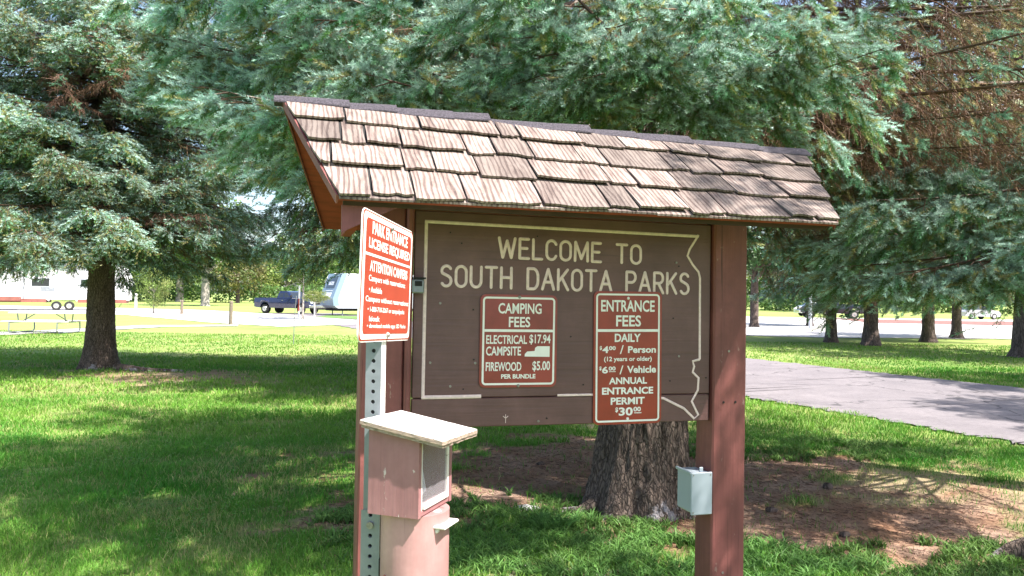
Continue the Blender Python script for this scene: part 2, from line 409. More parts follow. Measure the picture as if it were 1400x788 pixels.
def strip(name, pts_l, pts_r, z, mat, label, sub=14, rag=0.06):
    """a ribbon between two edge polylines, its edges slightly ragged, with a thin real edge"""
    V = []; F = []; n = len(pts_l); k = 0
    for i in range(n - 1):
        for j in range(sub):
            t = j / sub
            a = Vector(pts_l[i]).lerp(Vector(pts_l[i + 1]), t); b = Vector(pts_r[i]).lerp(Vector(pts_r[i + 1]), t)
            V.append((a, b)); k += 1
    V.append((Vector(pts_l[-1]), Vector(pts_r[-1])))
    vs = []; rr = random.Random(name)
    M_ = 6
    for a, b in V:
        a = a + Vector((rr.uniform(-rag, rag), rr.uniform(-rag, rag))); b = b + Vector((rr.uniform(-rag, rag), rr.uniform(-rag, rag)))
        for q in range(M_ + 1): p = a.lerp(b, q / M_); vs.append((p.x, p.y, z))
    f = [(i * (M_ + 1) + q, i * (M_ + 1) + q + 1, (i + 1) * (M_ + 1) + q + 1, (i + 1) * (M_ + 1) + q) for i in range(len(V) - 1) for q in range(M_)]
    return tag(MB().add(vs, f).build(name, mat), label, 'road', kind='structure')
def along(d, w_): p = RP + RD * d + RN * w_; return (p.x, p.y)
ds = [-14, -8, -4, 0, 3, 6, 10, 16, 24, 34, 46, 60]
strip('park_road', [along(d, 0.0) for d in ds], [along(d, 6.0) for d in ds], 0.022, MAT['asphalt'], 'grey chip sealed park road', 30, 0.11)
strip('gravel_lot', [(3.5, 38.5), (9, 35.5), (14, 34.2), (24, 35.5), (45, 42), (90, 56)], [(-8, 72), (9, 74), (24, 76), (40, 78), (80, 84), (150, 90)], 0.026, MAT['concrete'], 'bright gravel parking area beyond the trees', 8, 0.25)
strip('gravel_path', [(-13.2, 37.0), (-15.8, 35), (-16.6, 30.2), (-17.6, 27.3), (-22, 24.6), (-34, 22)], [(-13.6, 38.5), (-17.3, 36.2), (-18.2, 31), (-19.0, 28.6), (-23.4, 26), (-36, 23.4)], 0.026, MAT['concrete'], 'pale gravel path past the picnic table', 10, 0.1)
strip('camp_drive', [(-11, 37.0), (-16, 41), (-26, 52), (-45, 60), (-80, 64)], [(-7, 44), (-15, 56), (-28, 70), (-46, 76), (-80, 80)], 0.024, MAT['concrete'], 'bright campground drive', 10, 0.15)
strip('grass_island', [(-13.6, 53), (-9, 49), (-3, 46.0)], [(-14, 58), (-9, 56), (-3, 54)], 0.034, M_plain('island_turf', (0.10, 0.19, 0.035), 0.9, 0.4, 8), 'green grass island beside the truck', 10, 0.2)
strip('mulch_bed', [(28, 60), (36, 58), (44, 60)], [(30, 72), (40, 70), (52, 71)], 0.05, M_plain('red_mulch', (0.22, 0.10, 0.085), 0.95, 0.4, 3), 'reddish brown mulch bed', 8, 0.3)

# ------------------------------------------------------------------ the roofed welcome sign
KW, KH = 1.1126, 0.7296
KO = Vector((-0.3273, 2.5844, 1.8863)); KYAW, KTX, KTY = 0.27863, 0.00524, -0.00821
KM = (Matrix.Rotation(KYAW, 4, 'Z') @ Matrix.Rotation(KTX, 4, 'Y') @ Matrix.Rotation(KTY, 4, 'X'))
ZT = 1.8863
kiosk = empty('welcome_sign_kiosk')
kiosk.matrix_world = Matrix.Translation(KO - (KM.to_3x3() @ Vector((0, 0, ZT)))) @ KM
tag(kiosk, 'brown roofed park welcome sign on two square red timber posts', 'sign kiosk')
U = (0, 0, ZT)                      # kiosk parts are written with z = 0 at the board's top edge
rk = random.Random(4)
MAT['batten_dark'] = M_plain('dark_brown_batten', (.05, .022, .018), .85, .4, 20)  # dark brown for the eave batten, darker than the deck

def post_mesh(x0):
    mb = MB(); n = 26; y0, y1 = -0.0173, 0.1077; z0, z1 = -ZT - 0.1, 0.245; e = 0.006
    ring = [(x0 + e, y0), (x0 + .14 - e, y0), (x0 + .14, y0 + e), (x0 + .14, y1 - e), (x0 + .14 - e, y1), (x0 + e, y1), (x0, y1 - e), (x0, y0 + e)]
    v = []; r = random.Random(int(x0 * 100))
    for i in range(n + 1):
        z = z0 + (z1 - z0) * i / n
        for k, (x, y) in enumerate(ring): v.append((x + r.uniform(-.0009, .0009), y + r.uniform(-.0009, .0009), z))
    f = [(i * 8 + k, i * 8 + (k + 1) % 8, (i + 1) * 8 + (k + 1) % 8, (i + 1) * 8 + k) for i in range(n) for k in range(8)]
    f += [tuple(range(7, -1, -1)), tuple(n * 8 + k for k in range(8))]
    return mb.add(v, f)
lp = post_mesh(-0.172).build('post', MAT['post'], kiosk, loc=U)
rp_ = post_mesh(KW + 0.006).build('post', MAT['post'], kiosk, loc=U)

# backboard in two planks with the joint the photograph shows
bd = MB().box((0, 0, -0.6285), (KW, 0.02, 0), bev=0.0025).build('sign_board', MAT['board'], kiosk, loc=U)
MB().box((0, 0.0012, -KH), (KW, 0.0205, -0.6315), bev=0.0025).build('lower_plank', MAT['board'], kiosk, loc=U)
MB().box((0.01, 0.0215, -0.66), (KW - 0.01, 0.034, -0.60)).build('joint_light_stop', MAT['post'], kiosk, loc=U)  # added strip, stops light showing through the plank joint
MB().box((-0.0305, -0.034, -0.745), (-0.008, 0.012, 0.012), bev=0.006).build('edge_trim', MAT['post'], kiosk, loc=U)
MB().box((KW + 0.001, 0.012, -KH), (KW + 0.0055, 0.03, 0.02)).build('gap_shade_strip', MAT['dark'], kiosk, loc=U)  # black strip painted for the shade in the gap beside the post
MB().box((-0.17, 0.022, 0.006), (KW + 0.14, 0.062, 0.15), bev=0.003).build('header_beam', MAT['deck'], kiosk, loc=U)

# roof
RY, EY = 0.054, -0.40
def roofpt(x, s, h=0.0, side=1):
    """point on the roof: x along the ridge, s = 0 ridge .. 1 eave, h = height over the deck"""
    zr = 0.352 - 0.020 * (x + 0.43); ze = -0.018
    dy = (EY - RY) * side
    nrm = Vector((0, (0.37) * (-side), 0.454)).normalized()
    return Vector((x, RY + dy * s, zr + (ze - zr) * s)) + nrm * h
def xl(s): return -0.432 + 0.157 * s
def xr(s): return 1.545 - 0.198 * s
def slab(s0, s1, h0, h1, side, inset=0.0):
    K_ = 14; v = []
    for h in (h1, h0):
        for s in (s0, s1):
            for k in range(K_ + 1):
                u = k / K_; v.append(roofpt((xl(s) + inset) * (1 - u) + (xr(s) - inset) * u, s, h, side))
    n = K_ + 1; f = []
    for k in range(K_):
        f += [(k, k + 1, n + k + 1, n + k), (3 * n + k, 3 * n + k + 1, 2 * n + k + 1, 2 * n + k), (k, 2 * n + k, 2 * n + k + 1, k + 1), (n + k, n + k + 1, 3 * n + k + 1, 3 * n + k)]
    f += [(0, n, 3 * n, 2 * n), (K_, 2 * n + K_, 3 * n + K_, n + K_)]
    return MB().add(v, f)
roof = slab(0.0, 1.0, -0.016, 0.0, 1).build('roof', MAT['deck'], kiosk, loc=U)
slab(0.03, 1.0, -0.016, 0.0, -1).build('rear_roof_slope', MAT['deck'], kiosk, loc=U)
slab(0.0, 1.02, 0.001, 0.007, -1, -0.004).build('rear_roofing', MAT['ridge'], kiosk, loc=U)
slab(0.01, 1.0, 0.0008, 0.0022, 1, 0.004).build('roofing_felt', MAT['dark'], kiosk, loc=U)
for s_, nm in ((0.97, 'eave_batten'),):
    a = [roofpt(xl(s_) + 0.02, s_, -0.018), roofpt(xr(s_) - 0.02, s_, -0.018), roofpt(xr(s_) - 0.02, s_, -0.040), roofpt(xl(s_) + 0.02, s_, -0.040)]
    b = [p + Vector((0, 0.02, 0)) for p in a]
    MB().add(a + b, [(0, 1, 2, 3), (7, 6, 5, 4), (0, 4, 5, 1), (1, 5, 6, 2), (2, 6, 7, 3), (3, 7, 4, 0)]).build(nm, MAT['batten_dark'], kiosk, loc=U)
for xb in (-0.235,):
    mb = MB(); mb.prism([(-0.30, -0.036), (0.10, -0.036), (0.10, -0.09), (-0.14, -0.09)], xb, xb + 0.03, 'x')
    mb.build('lookout_brace', MAT['deck'], kiosk, loc=U)
MB().prism([(-0.262, -0.037), (-0.105, -0.037), (-0.262, -0.115)], -0.352, -0.334).build('corner_bracket', MAT['post'], kiosk, loc=U)

def shingle_mesh(x0, x1, s0, s1, lift, i):
    r = random.Random(i * 7 + 3); nseg = 5
    h0, h1 = 0.0025, 0.0155 + lift
    top = []; k = max(2, nseg)
    wob = [r.uniform(-.011, .011) for _ in range(k + 1)]; tilt = r.uniform(-.009, .009)
    def cl(x, s): return min(max(x, xl(s) - 0.004 + (i % 3) * 0.0015), xr(s) + 0.006)
    rows = []
    for a_, (s, h) in enumerate(((s0, h0), ((s0 + s1) / 2, (h0 + h1) / 2 + 0.0005), (s1, h1))):
        row = []
        for q in range(k + 1):
            u = q / k; ss = s
            if a_ == 2: ss = s + wob[q] * 0.9 + tilt * (u - .5) * 1.6
            edge = (r.uniform(-.0016, .0016) if q in (0, k) else 0)
            x = cl(x0 + (x1 - x0) * u + edge, ss)
            row.append((x, ss, h + (0.0022 if (a_ == 2 and q in (0, k)) else 0) * r.random()))
        rows.append(row)
    v = [roofpt(x, s, h) for row in rows for (x, s, h) in row] + [roofpt(x, s, h - 0.0075) for row in rows for (x, s, h) in row]
    m = k + 1; n = 3 * m; f = []
    for a_ in range(2):
        for q in range(k):
            f.append((a_ * m + q, (a_ + 1) * m + q, (a_ + 1) * m + q + 1, a_ * m + q + 1))
            f.append((n + a_ * m + q + 1, n + (a_ + 1) * m + q + 1, n + (a_ + 1) * m + q, n + a_ * m + q))
    for q in range(k): f.append((2 * m + q, n + 2 * m + q, n + 2 * m + q + 1, 2 * m + q + 1))
    for a_ in range(2):
        f.append((a_ * m, n + a_ * m, n + (a_ + 1) * m, (a_ + 1) * m)); f.append((a_ * m + k, (a_ + 1) * m + k, n + (a_ + 1) * m + k, n + a_ * m + k))
    return MB().add(v, f)
rows_s = [0.05, 0.262, 0.50, 0.742, 1.012]
widths = [[.20, .26, .26, .02, .22, .16, .17, .15, .21, .13, .17, .15],
          [.15, .08, .11, .21, .10, .12, .16, .10, .22, .07, .13, .17, .19, .16, .14],
          [.07, .22, .10, .13, .19, .24, .10, .16, .22, .21, .11, .15, .15, .12],
          [.13, .12, .14, .22, .21, .09, .17, .12, .23, .11, .19, .10, .18, .15, .12]]
cnt = 0
for ri in range(4):
    s1 = rows_s[ri + 1]; s0 = rows_s[ri] - 0.05
    tot = sum(widths[ri]); wid = xr(s0) - xl(s0) if ri < 1 else xr(s0) - xl(s1)
    x = xl(s0)
    while True:
        for wv in widths[ri]:
            ww = max(.07, wv * rk.uniform(.92, 1.08))
            xn = x + ww
            if xn > xr(s1) - 0.045: xn = xr(s0) + 0.02
            if xn > xl(s1) + 0.02:
                o = shingle_mesh(x + 0.0038, xn - 0.0038, s0, s1 + rk.uniform(-.018, .016), rk.uniform(0, .006) * (rk.random() < .5), cnt).build('shingle', MAT['shingle'], roof)
                cnt += 1
            x = xn
            if x > xr(s1): break
        if x > xr(s1): break
# doubled starter course under the last row
x = xl(1.0)
while x < xr(1.0) - .05:
    xn = min(x + rk.uniform(.14, .3), xr(1.0))
    if xn > xr(1.0) - .06: xn = xr(1.0)
    a = [roofpt(x + .001, .9, 0.001), roofpt(xn - .001, .9, 0.001), roofpt(xn - .001, 1.018 + rk.uniform(-.004, .006), 0.0045), roofpt(x + .001, 1.018 + rk.uniform(-.004, .006), 0.0045)]
    b = [p + Vector((0, 0.002, -0.006)) for p in a]
    MB().add(a + b, [(0, 3, 2, 1), (4, 5, 6, 7), (0, 1, 5, 4), (1, 2, 6, 5), (2, 3, 7, 6), (3, 0, 4, 7)]).build('starter_shingle', MAT['shingle'], roof)
    x = xn
# ridge cap pieces, folded over the ridge
x = xl(0) - 0.01; i = 0
while x < xr(0) - .01:
    ln = rk.uniform(.12, .24) if x < 0.95 else 0.30
    xn = min(x + ln, xr(0) + .012)
    if xr(0) - xn < .06: xn = xr(0) + .012
    lift = 0.004 + (i % 2) * 0.004 + rk.uniform(0, .007)
    a = []; wf = .075 + rk.uniform(-.02, .012)
    for xx, l2 in ((x - .02, lift - .004), ((x + xn) / 2, lift + .001), (xn, lift + .004)):
        e1 = roofpt(xx, wf + rk.uniform(-.01, .01), l2, 1); e2 = roofpt(xx, wf, l2, -1)
        mid = (roofpt(xx, 0.0, 0, 1)); top = Vector((mid.x, RY, mid.z + l2 * 1.25))
        q1 = roofpt(xx, .022, l2 + .002, 1); q2 = roofpt(xx, .022, l2 + .002, -1)
        a.append([e1, q1, top, q2, e2])
    v = [p for row in a for p in row] + [p - Vector((0, 0, .005)) for row in a for p in row]
    f = []
    for r_ in range(2):
        for k in range(4):
            f.append((r_ * 5 + k, (r_ + 1) * 5 + k, (r_ + 1) * 5 + k + 1, r_ * 5 + k + 1)); f.append((15 + r_ * 5 + k + 1, 15 + (r_ + 1) * 5 + k + 1, 15 + (r_ + 1) * 5 + k, 15 + r_ * 5 + k))
    for r_ in range(2):
        f.append((r_ * 5, 15 + r_ * 5, 15 + (r_ + 1) * 5, (r_ + 1) * 5)); f.append((r_ * 5 + 4, (r_ + 1) * 5 + 4, 15 + (r_ + 1) * 5 + 4, 15 + r_ * 5 + 4))
    for r_ in (0, 2):
        for k in range(4): f.append((r_ * 5 + k, r_ * 5 + k + 1, 15 + r_ * 5 + k + 1, 15 + r_ * 5 + k) if r_ == 0 else (r_ * 5 + k + 1, r_ * 5 + k, 15 + r_ * 5 + k, 15 + r_ * 5 + k + 1))
    MB().add(v, f).build('ridge_cap', MAT['ridge'], roof); x = xn; i += 1
# rake boards on the slanting left and right ends
for side in (1, -1):
    for fx, sg in ((xl, -1), (xr, 1)):
        a = [roofpt(fx(0.02), 0.02, 0.002, side), roofpt(fx(1.0), 1.0, 0.002, side), roofpt(fx(1.0), 1.0, -0.026, side), roofpt(fx(0.02), 0.02, -0.026, side)]
        b = [p + Vector((sg * 0.006, 0, 0)) for p in a]; a = [p + Vector((sg * 0.0008, 0, 0)) for p in a]
        MB().add(a + b, [(0, 1, 2, 3), (7, 6, 5, 4), (0, 4, 5, 1), (1, 5, 6, 2), (2, 6, 7, 3), (3, 7, 4, 0)]).build('rake_board', MAT['post'], roof)

# routed lettering: strokes with round ends
def arc(cx, cy, rx, ry, a0, a1, n=10):
    return [(cx + rx * math.cos(math.radians(a0 + (a1 - a0) * i / n)), cy + ry * math.sin(math.radians(a0 + (a1 - a0) * i / n))) for i in range(n + 1)]
O_ = lambda w_: [arc(w_ / 2, .72, w_ / 2, .28, 0, 180) + arc(w_ / 2, .28, w_ / 2, .28, 180, 360) + [(w_, .72)]]
GL = {
 'W': (.86, [[(0, 1), (.2, 0), (.43, .86), (.66, 0), (.86, 1)]]),
 'E': (.48, [[(.48, 1), (0, 1), (0, 0), (.5, 0)], [(0, .52), (.4, .52)]]),
 'L': (.48, [[(0, 1), (0, 0), (.48, 0)]]),
 'C': (.52, [arc(.27, .7, .27, .3, 20, 180) + arc(.27, .3, .27, .3, 180, 340)]),
 'O': (.56, O_(.56)),
 'M': (.72, [[(0, 0), (0.02, 1), (.36, .12), (.70, 1), (.72, 0)]]),
 'T': (.60, [[(0, 1), (.6, 1)], [(.3, 1), (.3, 0)]]),
 'S': (.54, [arc(.28, .76, .25, .24, 25, 210, 9) + arc(.28, .26, .26, .26, 60, -150, 10)]),
 'U': (.56, [[(0, 1), (0, .3)] + arc(.28, .3, .28, .3, 180, 360) + [(.56, 1)]]),
 'H': (.56, [[(0, 1), (0, 0)], [(.56, 1), (.56, 0)], [(0, .52), (.56, .52)]]),
 'D': (.58, [[(0, 0), (0, 1), (.3, 1)] + arc(.3, .6, .28, .4, 90, 0) + arc(.3, .4, .28, .4, 0, -90) + [(0, 0)]]),
 'A': (.66, [[(0, 0), (.33, 1), (.66, 0)], [(.13, .36), (.53, .36)]]),
 'K': (.56, [[(0, 1), (0, 0)], [(.54, 1), (.03, .42)], [(.2, .6), (.57, 0)]]),
 'P': (.54, [[(0, 0), (0, 1), (.3, 1)] + arc(.3, .74, .24, .26, 90, -90) + [(0, .48)]]),
 'R': (.56, [[(0, 0), (0, 1), (.3, 1)] + arc(.3, .74, .24, .26, 90, -90) + [(0, .48)], [(.26, .48), (.56, 0)]]),
 ' ': (.42, []),
}
def routed(name, word, x0, x1, zb0, zb1, h0, h1, parent, r=0.0052):
    gap = .26; tot = sum(GL[c][0] for c in word) + gap * (len(word) - 1)
    pos = 0
    for c in word:
        wd, strokes = GL[c]
        mb = MB()
        for k, st in enumerate(strokes):
            P = []
            for (a, b) in st:
                u = (pos + a) / tot; x = x0 + (x1 - x0) * u; h = h0 + (h1 - h0) * u; zb = zb0 + (zb1 - zb0) * u
                P.append((x, 0, zb + b * h))
            runs = [[P[0]]]
            for q in range(1, len(P)):
                runs[-1].append(P[q])
                if q < len(P) - 1 and (Vector(P[q]) - Vector(P[q - 1])).angle(Vector(P[q + 1]) - Vector(P[q]), 0) > .7: runs.append([P[q]])
            for kk, P in enumerate(runs):
                d0 = (Vector(P[0]) - Vector(P[1])).normalized() * r * .8; d1 = (Vector(P[-1]) - Vector(P[-2])).normalized() * r * .8
                P = [tuple(Vector(P[0]) + d0)] + P + [tuple(Vector(P[-1]) + d1)]
                m2 = MB().tube(P, [r * .55] + [r] * (len(P) - 2) + [r * .55], 8)
                mb.add([(x, y * .42 - 0.0003 * (k + kk % 2), z) for x, y, z in m2.v], m2.f)
        if strokes: mb.build(name, MAT['cream'], parent, smooth_=True)
        pos += wd + gap
R_ = 0.005
routed('letter', 'WELCOME TO', 0.2925, 0.826, -0.1475, -0.1535, 0.0675, 0.0655, bd)
routed('letter', 'SOUTH DAKOTA PARKS', 0.0915, 1.021, -0.2515, -0.2595, 0.0685, 0.0745, bd)
OUT = [(0.0375, -0.6294), (0.0379, -0.036), (1.0603, -0.0445), (1.0245, -0.0935), (1.0158, -0.1182), (1.0374, -0.1501), (1.0621, -0.1766), (1.0685, -0.1983), (1.0715, -0.5018), (1.0425, -0.5082), (1.0488, -0.5272), (1.0431, -0.5488), (1.0676, -0.5707), (1.0652, -0.6153), (1.0406, -0.6569), (1.0683, -0.7074), (1.0515, -0.7205), (1.0088, -0.6821), (0.925, -0.6431), (0.80, -0.633)]
def ribbon(pts, r, nm):
    m2 = MB().tube([(x, 0, z) for x, z in pts], r, 8)
    MB().add([(x, y * .38, z) for x, y, z in m2.v], m2.f).build(nm, MAT['cream'], bd)
# the outline turns sharp corners: one straight run per side, joined where they meet
ribbon(OUT[0:2], 0.0056, 'state_outline'); ribbon([(0.033, -0.036)] + OUT[2:3], 0.0054, 'state_outline'); ribbon([(1.0603, -0.0395)] + OUT[3:8], 0.0044, 'state_outline'); ribbon(OUT[7:9], 0.0046, 'state_outline'); ribbon(OUT[8:], 0.0046, 'state_outline')
ribbon([(0.033, -0.6262), (0.12, -0.6262), (0.238, -0.6255)], 0.0064, 'state_outline'); ribbon([(0.514, -0.6262), (0.66, -0.6262)], 0.0042, 'state_outline')
# screws and old nail holes
for (x, z, k) in ((0.06, -0.51, 1), (0.215, -0.512, 1), (0.13, -0.59, 1), (0.175, -0.6, 0), (0.205, -0.33, 0), (0.21, -0.50, 0), (0.09, -0.31, 1), (0.61, -0.59, 0),
                  (0.56, -0.42, 0), (0.16, -0.105, 0), (0.97, -0.145, 1), (0.98, -0.158, 0), (0.96, -0.35, 0), (0.985, -0.49, 1), (0.95, -0.58, 0), (0.12, -0.07, 0), (1.098, -0.57, 0), (0.445, -0.715, 1), (0.476, -0.706, 0), (0.43, -0.07, 0)):
    m_ = MB(); m_.cyl((x, 0.0012, z), 0.0042 if k else 0.0026, -0.004, 'y', 10); m_.build('screw' if k else 'nail_head', MAT['bolt'] if k else MAT['dark'], bd)
ar = MB(); ar.box((0.3255, -0.0012, -0.7185), (0.3272, 0.0005, -0.689)); ar.box((0.316, -0.0012, -0.699), (0.3262, 0.0005, -0.697), Matrix.Rotation(0.7, 3, 'Y')); ar.box((0.3265, -0.0012, -0.699), (0.3367, 0.0005, -0.697), Matrix.Rotation(-0.7, 3, 'Y'))
ar.build('scratched_arrow', MAT['cream'], bd)
# little metal hasp at the board's left edge
hp = MB().box((-0.012, -0.046, -0.278), (0.028, -0.004, -0.232), bev=0.004).build('hasp', MAT['galv'], kiosk, loc=U)
MB().box((-0.016, -0.052, -0.231), (0.032, -0.004, -0.226)).build('hasp_lip', MAT['dark'], hp)
MB().box((-0.004, -0.0475, -0.255), (0.02, -0.0465, -0.238)).build('hasp_slot', MAT['dark'], hp)
for px_, z, k in ((KW + .055, -1.29, 0), (KW + .05, -0.66, 1), (KW + .10, -0.66, 1), (-.10, -0.66, 1), (-.12, -0.9, 0), (KW + .07, -.47, 0), (-.15, -1.05, 0)):
    MB().cyl((px_, -0.0173, z), 0.0045, -0.0022, 'y', 10).build('nail_head', MAT['dark'] if k else MAT['bolt'], kiosk, loc=U)

# ------------------------------------------------------------------ fee signs on the board
def rrect(w_, h_, r, n=6):
    P = []
    for cx, cz, a0 in ((w_ - r, h_ - r, 0), (r, h_ - r, 90), (r, r, 180), (w_ - r, r, 270)):
        for i in range(n + 1):
            a = math.radians(a0 + 90 * i / n); P.append((cx + r * math.cos(a), cz + r * math.sin(a)))
    return P
def plate(w_, h_, r, y0, y1): return MB().prism(rrect(w_, h_, r), y0, y1)
def border(w_, h_, ins, th, r, y0, y1):
    A = [(x + ins, z + ins) for x, z in rrect(w_ - 2 * ins, h_ - 2 * ins, r)]
    i2 = ins + th; B_ = [(x + i2, z + i2) for x, z in rrect(w_ - 2 * i2, h_ - 2 * i2, max(r - th, .002))]
    n = len(A); v = [(x, y0, z) for x, z in A] + [(x, y0, z) for x, z in B_] + [(x, y1, z) for x, z in A] + [(x, y1, z) for x, z in B_]
    f = []
    for i in range(n):
        j = (i + 1) % n
        f += [(i, j, n + j, n + i), (2 * n + i, 3 * n + i, 3 * n + j, 2 * n + j), (i, 2 * n + i, 2 * n + j, j), (n + i, n + j, 3 * n + j, 3 * n + i)]
    return MB().add(v, f)
TXT = {}
def text(body, x0, z0, x1, z1, y, mat, parent, bold=0.0, name='lettering', th=0.0008, slant=0.0):
    key = (body, bold)
    if key not in TXT:
        cu = bpy.data.curves.new('t', 'FONT'); cu.body = body; cu.size = 1; cu.offset = bold; cu.extrude = 0.0; cu.resolution_u = 3
        ob = bpy.data.objects.new('t', cu); COL.objects.link(ob); bpy.context.view_layer.update()
        dg = bpy.context.evaluated_depsgraph_get(); me_ = bpy.data.meshes.new_from_object(ob.evaluated_get(dg))
        n = len(me_.vertices); co = np.zeros(n * 3); me_.vertices.foreach_get('co', co); co = co.reshape(-1, 3)
        F = [tuple(p.vertices) for p in me_.polygons]
        bpy.data.objects.remove(ob); bpy.data.curves.remove(cu); bpy.data.meshes.remove(me_)
        TXT[key] = (co, F)
    co, F = TXT[key]
    mn = co.min(0); mx = co.max(0)
    X_ = x0 + (co[:, 0] - mn[0]) / (mx[0] - mn[0]) * (x1 - x0); Z_ = z0 + (co[:, 1] - mn[1]) / (mx[1] - mn[1]) * (z1 - z0)
    v = [(a, y, b) for a, b in zip(X_, Z_)]
    # outline walls give the vinyl a little thickness
    me_ = bpy.data.meshes.new(name); me_.from_pydata(v, [], F); me_.materials.append(mat)
    o = link(name, me_, parent)
    return o

def fee_sign(name, label, corners, w_, h_, extra_yaw=0.0):
    e = empty(name); (x, z) = corners
    e.matrix_world = kiosk.matrix_world @ Matrix.Translation((x, -0.0045, ZT + z)) @ Matrix.Rotation(extra_yaw, 4, 'Y')
    return tag(e, label, 'sign', 'red fee signs on the brown board')
# camping fees
cw, ch = 0.278, 0.320
cs = fee_sign('camping_fee_sign', 'square red CAMPING FEES sign screwed left of centre on the brown board', (0.2285, -0.5958), cw, ch)
pl = plate(cw, ch, 0.020, -0.0015, 0.0015).build('panel', MAT['sign_red_mottled'], cs)
border(cw, ch, 0.0085, 0.0068, 0.014, -0.0026, -0.0016).build('border', MAT['sign_white'], cs)
def CX(px_): return (px_ - 80) / 525 * cw
def CZ(pz): return ch - (pz - 105) / 640 * ch
def ctext(b, x0, x1, y0, y1, bold=0.02): text(b, CX(x0), CZ(y1), CX(x1), CZ(y0), -0.0022, MAT['sign_white'], cs, bold)
ctext('CAMPING', 200, 495, 164, 237); ctext('FEES', 272, 418, 258, 330)
MB().box((0.0158, -0.00255, CZ(363)), (cw - 0.0158, -0.0016, CZ(345))).build('rule', MAT['sign_white'], cs)
ctext('ELECTRICAL', 122, 398, 385, 446); ctext('$17.94', 414, 560, 379, 450); ctext('CAMPSITE', 122, 358, 463, 526)
ctext('FIREWOOD', 122, 362, 570, 632); ctext('$5.00', 438, 560, 564, 638); ctext('PER BUNDLE', 226, 460, 654, 685, .035)
MB().prism([(CX(a), CZ(b)) for a, b in [(383, 532), (385, 515), (400, 498), (452, 494), (455, 472), (470, 461), (555, 461), (555, 535)]][::-1], -0.0026, -0.0016).build('blank_sticker', MAT['sign_white'], cs)
for zz in (0.006, ch - 0.008): MB().cyl((cw / 2, -0.0016, zz), 0.0062, -0.004, 'y', 12, 0.004).build('bolt', MAT['bolt'], cs, smooth_=True)
# entrance fees
ew, eh = 0.2665, 0.4775
es = fee_sign('entrance_fee_sign', 'tall red ENTRANCE FEES sign overhanging the bottom edge of the brown board', (0.6475, -0.7340), ew, eh, -0.008)
plate(ew, eh, 0.020, -0.0015, 0.0015).build('panel', MAT['sign_red'], es)
border(ew, eh, 0.0085, 0.0065, 0.014, -0.0026, -0.0016).build('border', MAT['sign_white'], es)
def EX(px_, pz=390): return (px_ - 73 - (pz - 62) * .011) / 335 * ew
def EZ(pz): return eh - (pz - 62) / 655 * eh
def etext(b, x0, x1, y0, y1, bold=0.03): return text(b, EX(x0, y0), EZ(y1), EX(x1, y0), EZ(y0), -0.0022, MAT['sign_white'], es, bold)
etext('ENTRANCE', 108, 372, 105, 163, .02); etext('FEES', 182, 305, 180, 236, .02)
MB().box((0.0155, -0.00255, EZ(262)), (ew - 0.0155, -0.0016, EZ(249))).build('rule', MAT['sign_white'], es)
etext('DAILY', 177, 305, 271, 312); etext('$', 105, 116, 331, 352); etext('4', 118, 148, 332, 366); etext('00', 150, 183, 332, 352)
etext('/', 203, 222, 328, 371, .01); etext('Person', 243, 382, 333, 367); etext('(12 years or older)', 127, 362, 384, 413, .025)
etext('$', 105, 116, 431, 452); etext('6', 118, 147, 432, 466); etext('00', 150, 184, 432, 452); etext('/', 203, 222, 428, 471, .01); etext('Vehicle', 240, 384, 430, 466)
MB().box((EX(152), -0.0025, EZ(459)), (EX(184), -0.0016, EZ(456))).build('underline', MAT['sign_white'], es)
etext('ANNUAL', 153, 340, 486, 520); etext('ENTRANCE', 120, 372, 535, 570, .035); etext('PERMIT', 163, 330, 585, 620)
etext('$', 186, 200, 633, 659); etext('30', 203, 272, 634, 675); etext('00', 275, 312, 633, 656)
MB().box((EX(276), -0.0025, EZ(665)), (EX(312), -0.0016, EZ(661))).build('underline', MAT['sign_white'], es)
for zz in (EZ(690), EZ(96)): MB().cyl((ew / 2, -0.0016, zz), 0.0055, -0.004, 'y', 12, 0.0035).build('bolt', MAT['sign_white'], es, smooth_=True)

# ------------------------------------------------------------------ grey electrical box on the right post
jb = empty('junction_box'); jb.matrix_world = kiosk.matrix_world @ Matrix.Translation((KW + 0.006, 0.0, ZT - 1.068))
tag(jb, 'small pale grey electrical box fixed to the side of the right post', 'electrical box')
MB().box((-0.082, -0.012, 0), (-0.001, 0.098, 0.148), bev=0.006).build('housing', MAT['boxgrey'], jb)
MB().box((-0.086, -0.020, -0.004), (0.001, -0.0125, 0.152), bev=0.003).build('cover', MAT['boxgrey'], jb)
MB().box((-0.088, -0.0115, 0.143), (-0.0815, 0.10, 0.1545), bev=0.002).build('lid_edge', MAT['boxgrey'], jb)
tb = MB(); tb.box((-0.045, -0.006, 0.1485), (-0.030, -0.001, 0.168), bev=0.0015); tb.build('mounting_tab', MAT['boxgrey'], jb)
for x_, z_ in ((-0.078, 0.006), (-0.008, 0.142), (-0.078, 0.142)): MB().cyl((x_, -0.020, z_), 0.0028, -0.0015, 'y', 8).build('screw', MAT['bolt'], jb)

# ------------------------------------------------------------------ park licence sign on a perforated steel post
ls = empty('licence_sign_post'); LAZ = 0.118
d = Vector((math.sin(LAZ), math.cos(LAZ), 0)); n_ = Vector((math.cos(LAZ), -math.sin(LAZ), 0))
base = Vector((-0.344, 1.717, 0)) + d * 0.2285
